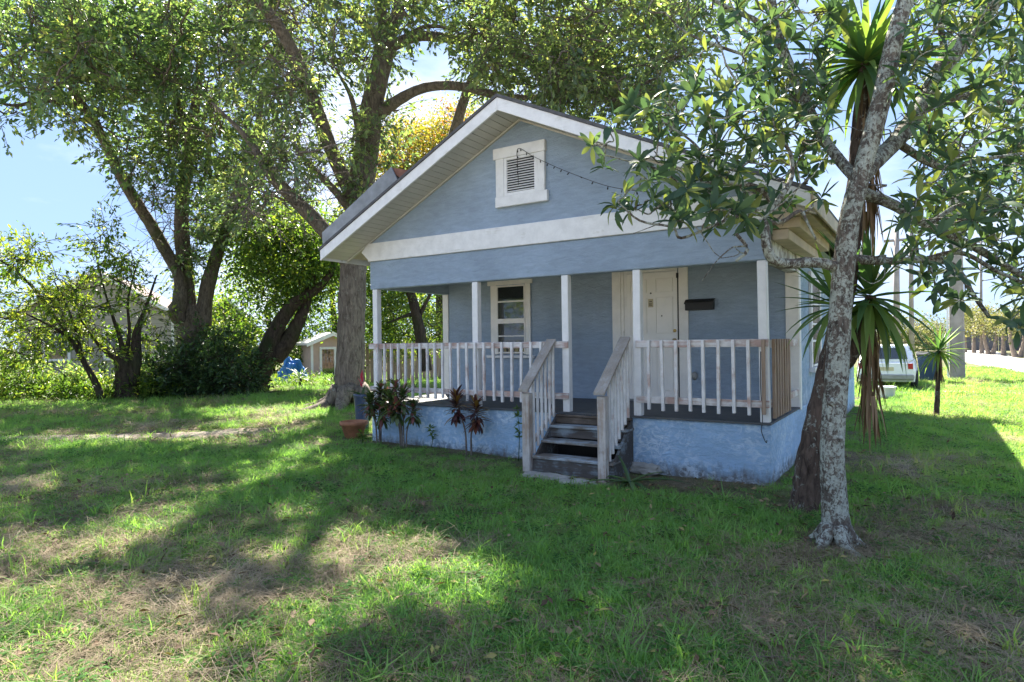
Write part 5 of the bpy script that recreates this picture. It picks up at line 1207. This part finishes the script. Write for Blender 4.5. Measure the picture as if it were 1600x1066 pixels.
def attr(nm, typ, key, arr): a = gme.attributes.new(nm, typ, 'POINT'); a.data.foreach_set(key, arr)
attr('pick', 'INT', 'value', pick.astype(np.int32)); attr('tint', 'FLOAT', 'value', tint.astype(np.float32)); attr('scl', 'FLOAT', 'value', scl.astype(np.float32))
rot = np.stack([RNG.normal(0, .12, len(P)), RNG.normal(0, .12, len(P)), RNG.uniform(0, 6.283, len(P))], 1)
attr('rot', 'FLOAT_VECTOR', 'vector', rot.astype(np.float32).ravel())
gme.update(); go = put('grass', gme); tag(go, 'patchy lawn grass mixed with dry straw and weeds', 'grass', kind='stuff')
ng = bpy.data.node_groups.new('grass_scatter', 'GeometryNodeTree')
ng.interface.new_socket('Geometry', in_out='INPUT', socket_type='NodeSocketGeometry'); ng.interface.new_socket('Geometry', in_out='OUTPUT', socket_type='NodeSocketGeometry')
gi = ng.nodes.new('NodeGroupInput'); gout = ng.nodes.new('NodeGroupOutput'); iop = ng.nodes.new('GeometryNodeInstanceOnPoints'); ci = ng.nodes.new('GeometryNodeCollectionInfo')
ci.inputs['Collection'].default_value = gcol; ci.inputs['Separate Children'].default_value = True; ci.inputs['Reset Children'].default_value = True
iop.inputs['Pick Instance'].default_value = True
def named(nm, typ):
    n_ = ng.nodes.new('GeometryNodeInputNamedAttribute'); n_.data_type = typ; n_.inputs['Name'].default_value = nm; return n_.outputs['Attribute']
ng.links.new(gi.outputs[0], iop.inputs['Points']); ng.links.new(ci.outputs[0], iop.inputs['Instance'])
ng.links.new(named('pick', 'INT'), iop.inputs['Instance Index']); ng.links.new(named('rot', 'FLOAT_VECTOR'), iop.inputs['Rotation']); ng.links.new(named('scl', 'FLOAT'), iop.inputs['Scale'])
ng.links.new(iop.outputs[0], gout.inputs[0])
md = go.modifiers.new('scatter', 'NODES'); md.node_group = ng

# tree across the street behind the photographer (mirrored in the panes)
t = Tree('street_tree', (-15, -17, .1), 'spreading tree across the street behind the photographer')
t.limb([(-15, -17, 0, .3), (-15, -17, 2.2, .25), (-15.3, -16.7, 5, .14)], 5, 8, px=False)
t.clumps.append(np.array([-15, -17, 5.2])+RNG.normal(0, 1, (70, 3))*np.array([2.6, 1.6, 1.5]))
t.finish(M_OAKBARK, M_OAK, 60, .55, .3, .16, .03, carve=False)

# fallen leaves and twigs in the grass
n = 5200
d = np.sqrt(RNG.uniform(2.4**2, 16**2, n)); d = np.where(RNG.uniform(0, 1, n) < .45, RNG.uniform(2.4, 8, n), d); l = RNG.uniform(-.95, .95, n)*d
fx, fy = FW[:2]/np.linalg.norm(FW[:2]); x = CAM[0]+fx*d+fy*l; y = CAM[1]+fy*d-fx*l
ok = ~((x > -W-.05) & (x < .05) & (y > -.05)) & ~((x > -2.95) & (x < -1.72) & (y > -.8) & (y < 0)); x, y = x[ok], y[ok]; n = len(x)
Pf = np.stack([x, y, gz(x, y)+RNG.uniform(.012, .06, n)], 1); A = unit(np.stack([RNG.normal(0, 1, n), RNG.normal(0, 1, n), RNG.normal(0, .25, n)], 1))
M_LITTER = m_leaf('leaf_litter', [(0, (.05, .03, .02)), (.5, (.17, .11, .065)), (.85, (.30, .22, .13)), (1, (.34, .30, .08))], .15, .7, .2, 1.)
lo_ = leaf_cloud('fallen_leaves', Pf, A, RNG.normal(0, .35, (n, 3))+np.array([0, 0, 1.]), RNG.uniform(.04, .10, n), RNG.uniform(.018, .045, n), RNG.uniform(0, 1, n), M_LITTER, None)
tag(lo_, 'brown fallen leaves scattered through the lawn', 'leaves', kind='stuff')
tb = Tubes()
for k in range(260):
    dd = RNG.uniform(2.6, 11); ll = RNG.uniform(-.9, .9)*dd; a_ = RNG.uniform(0, 6.28); ln = RNG.uniform(.06, .3)
    x0, y0 = CAM[0]+fx*dd+fy*ll, CAM[1]+fy*dd-fx*ll
    if x0 > -W-.4 and x0 < .4 and y0 > -.9: continue
    q = [np.array([x0+math.cos(a_)*ln*t_+RNG.normal(0, .01), y0+math.sin(a_)*ln*t_+RNG.normal(0, .01), 0]) for t_ in (0, .5, 1)]
    for v_ in q: v_[2] = float(gz(v_[0], v_[1]))+RNG.uniform(.015, .045)
    tb.add(q, [.004, .0035, .002], 4)
tw = tb.build('fallen_twigs', M_BRANCH); tag(tw, 'thin fallen twigs lying in the grass', 'twigs', kind='stuff')
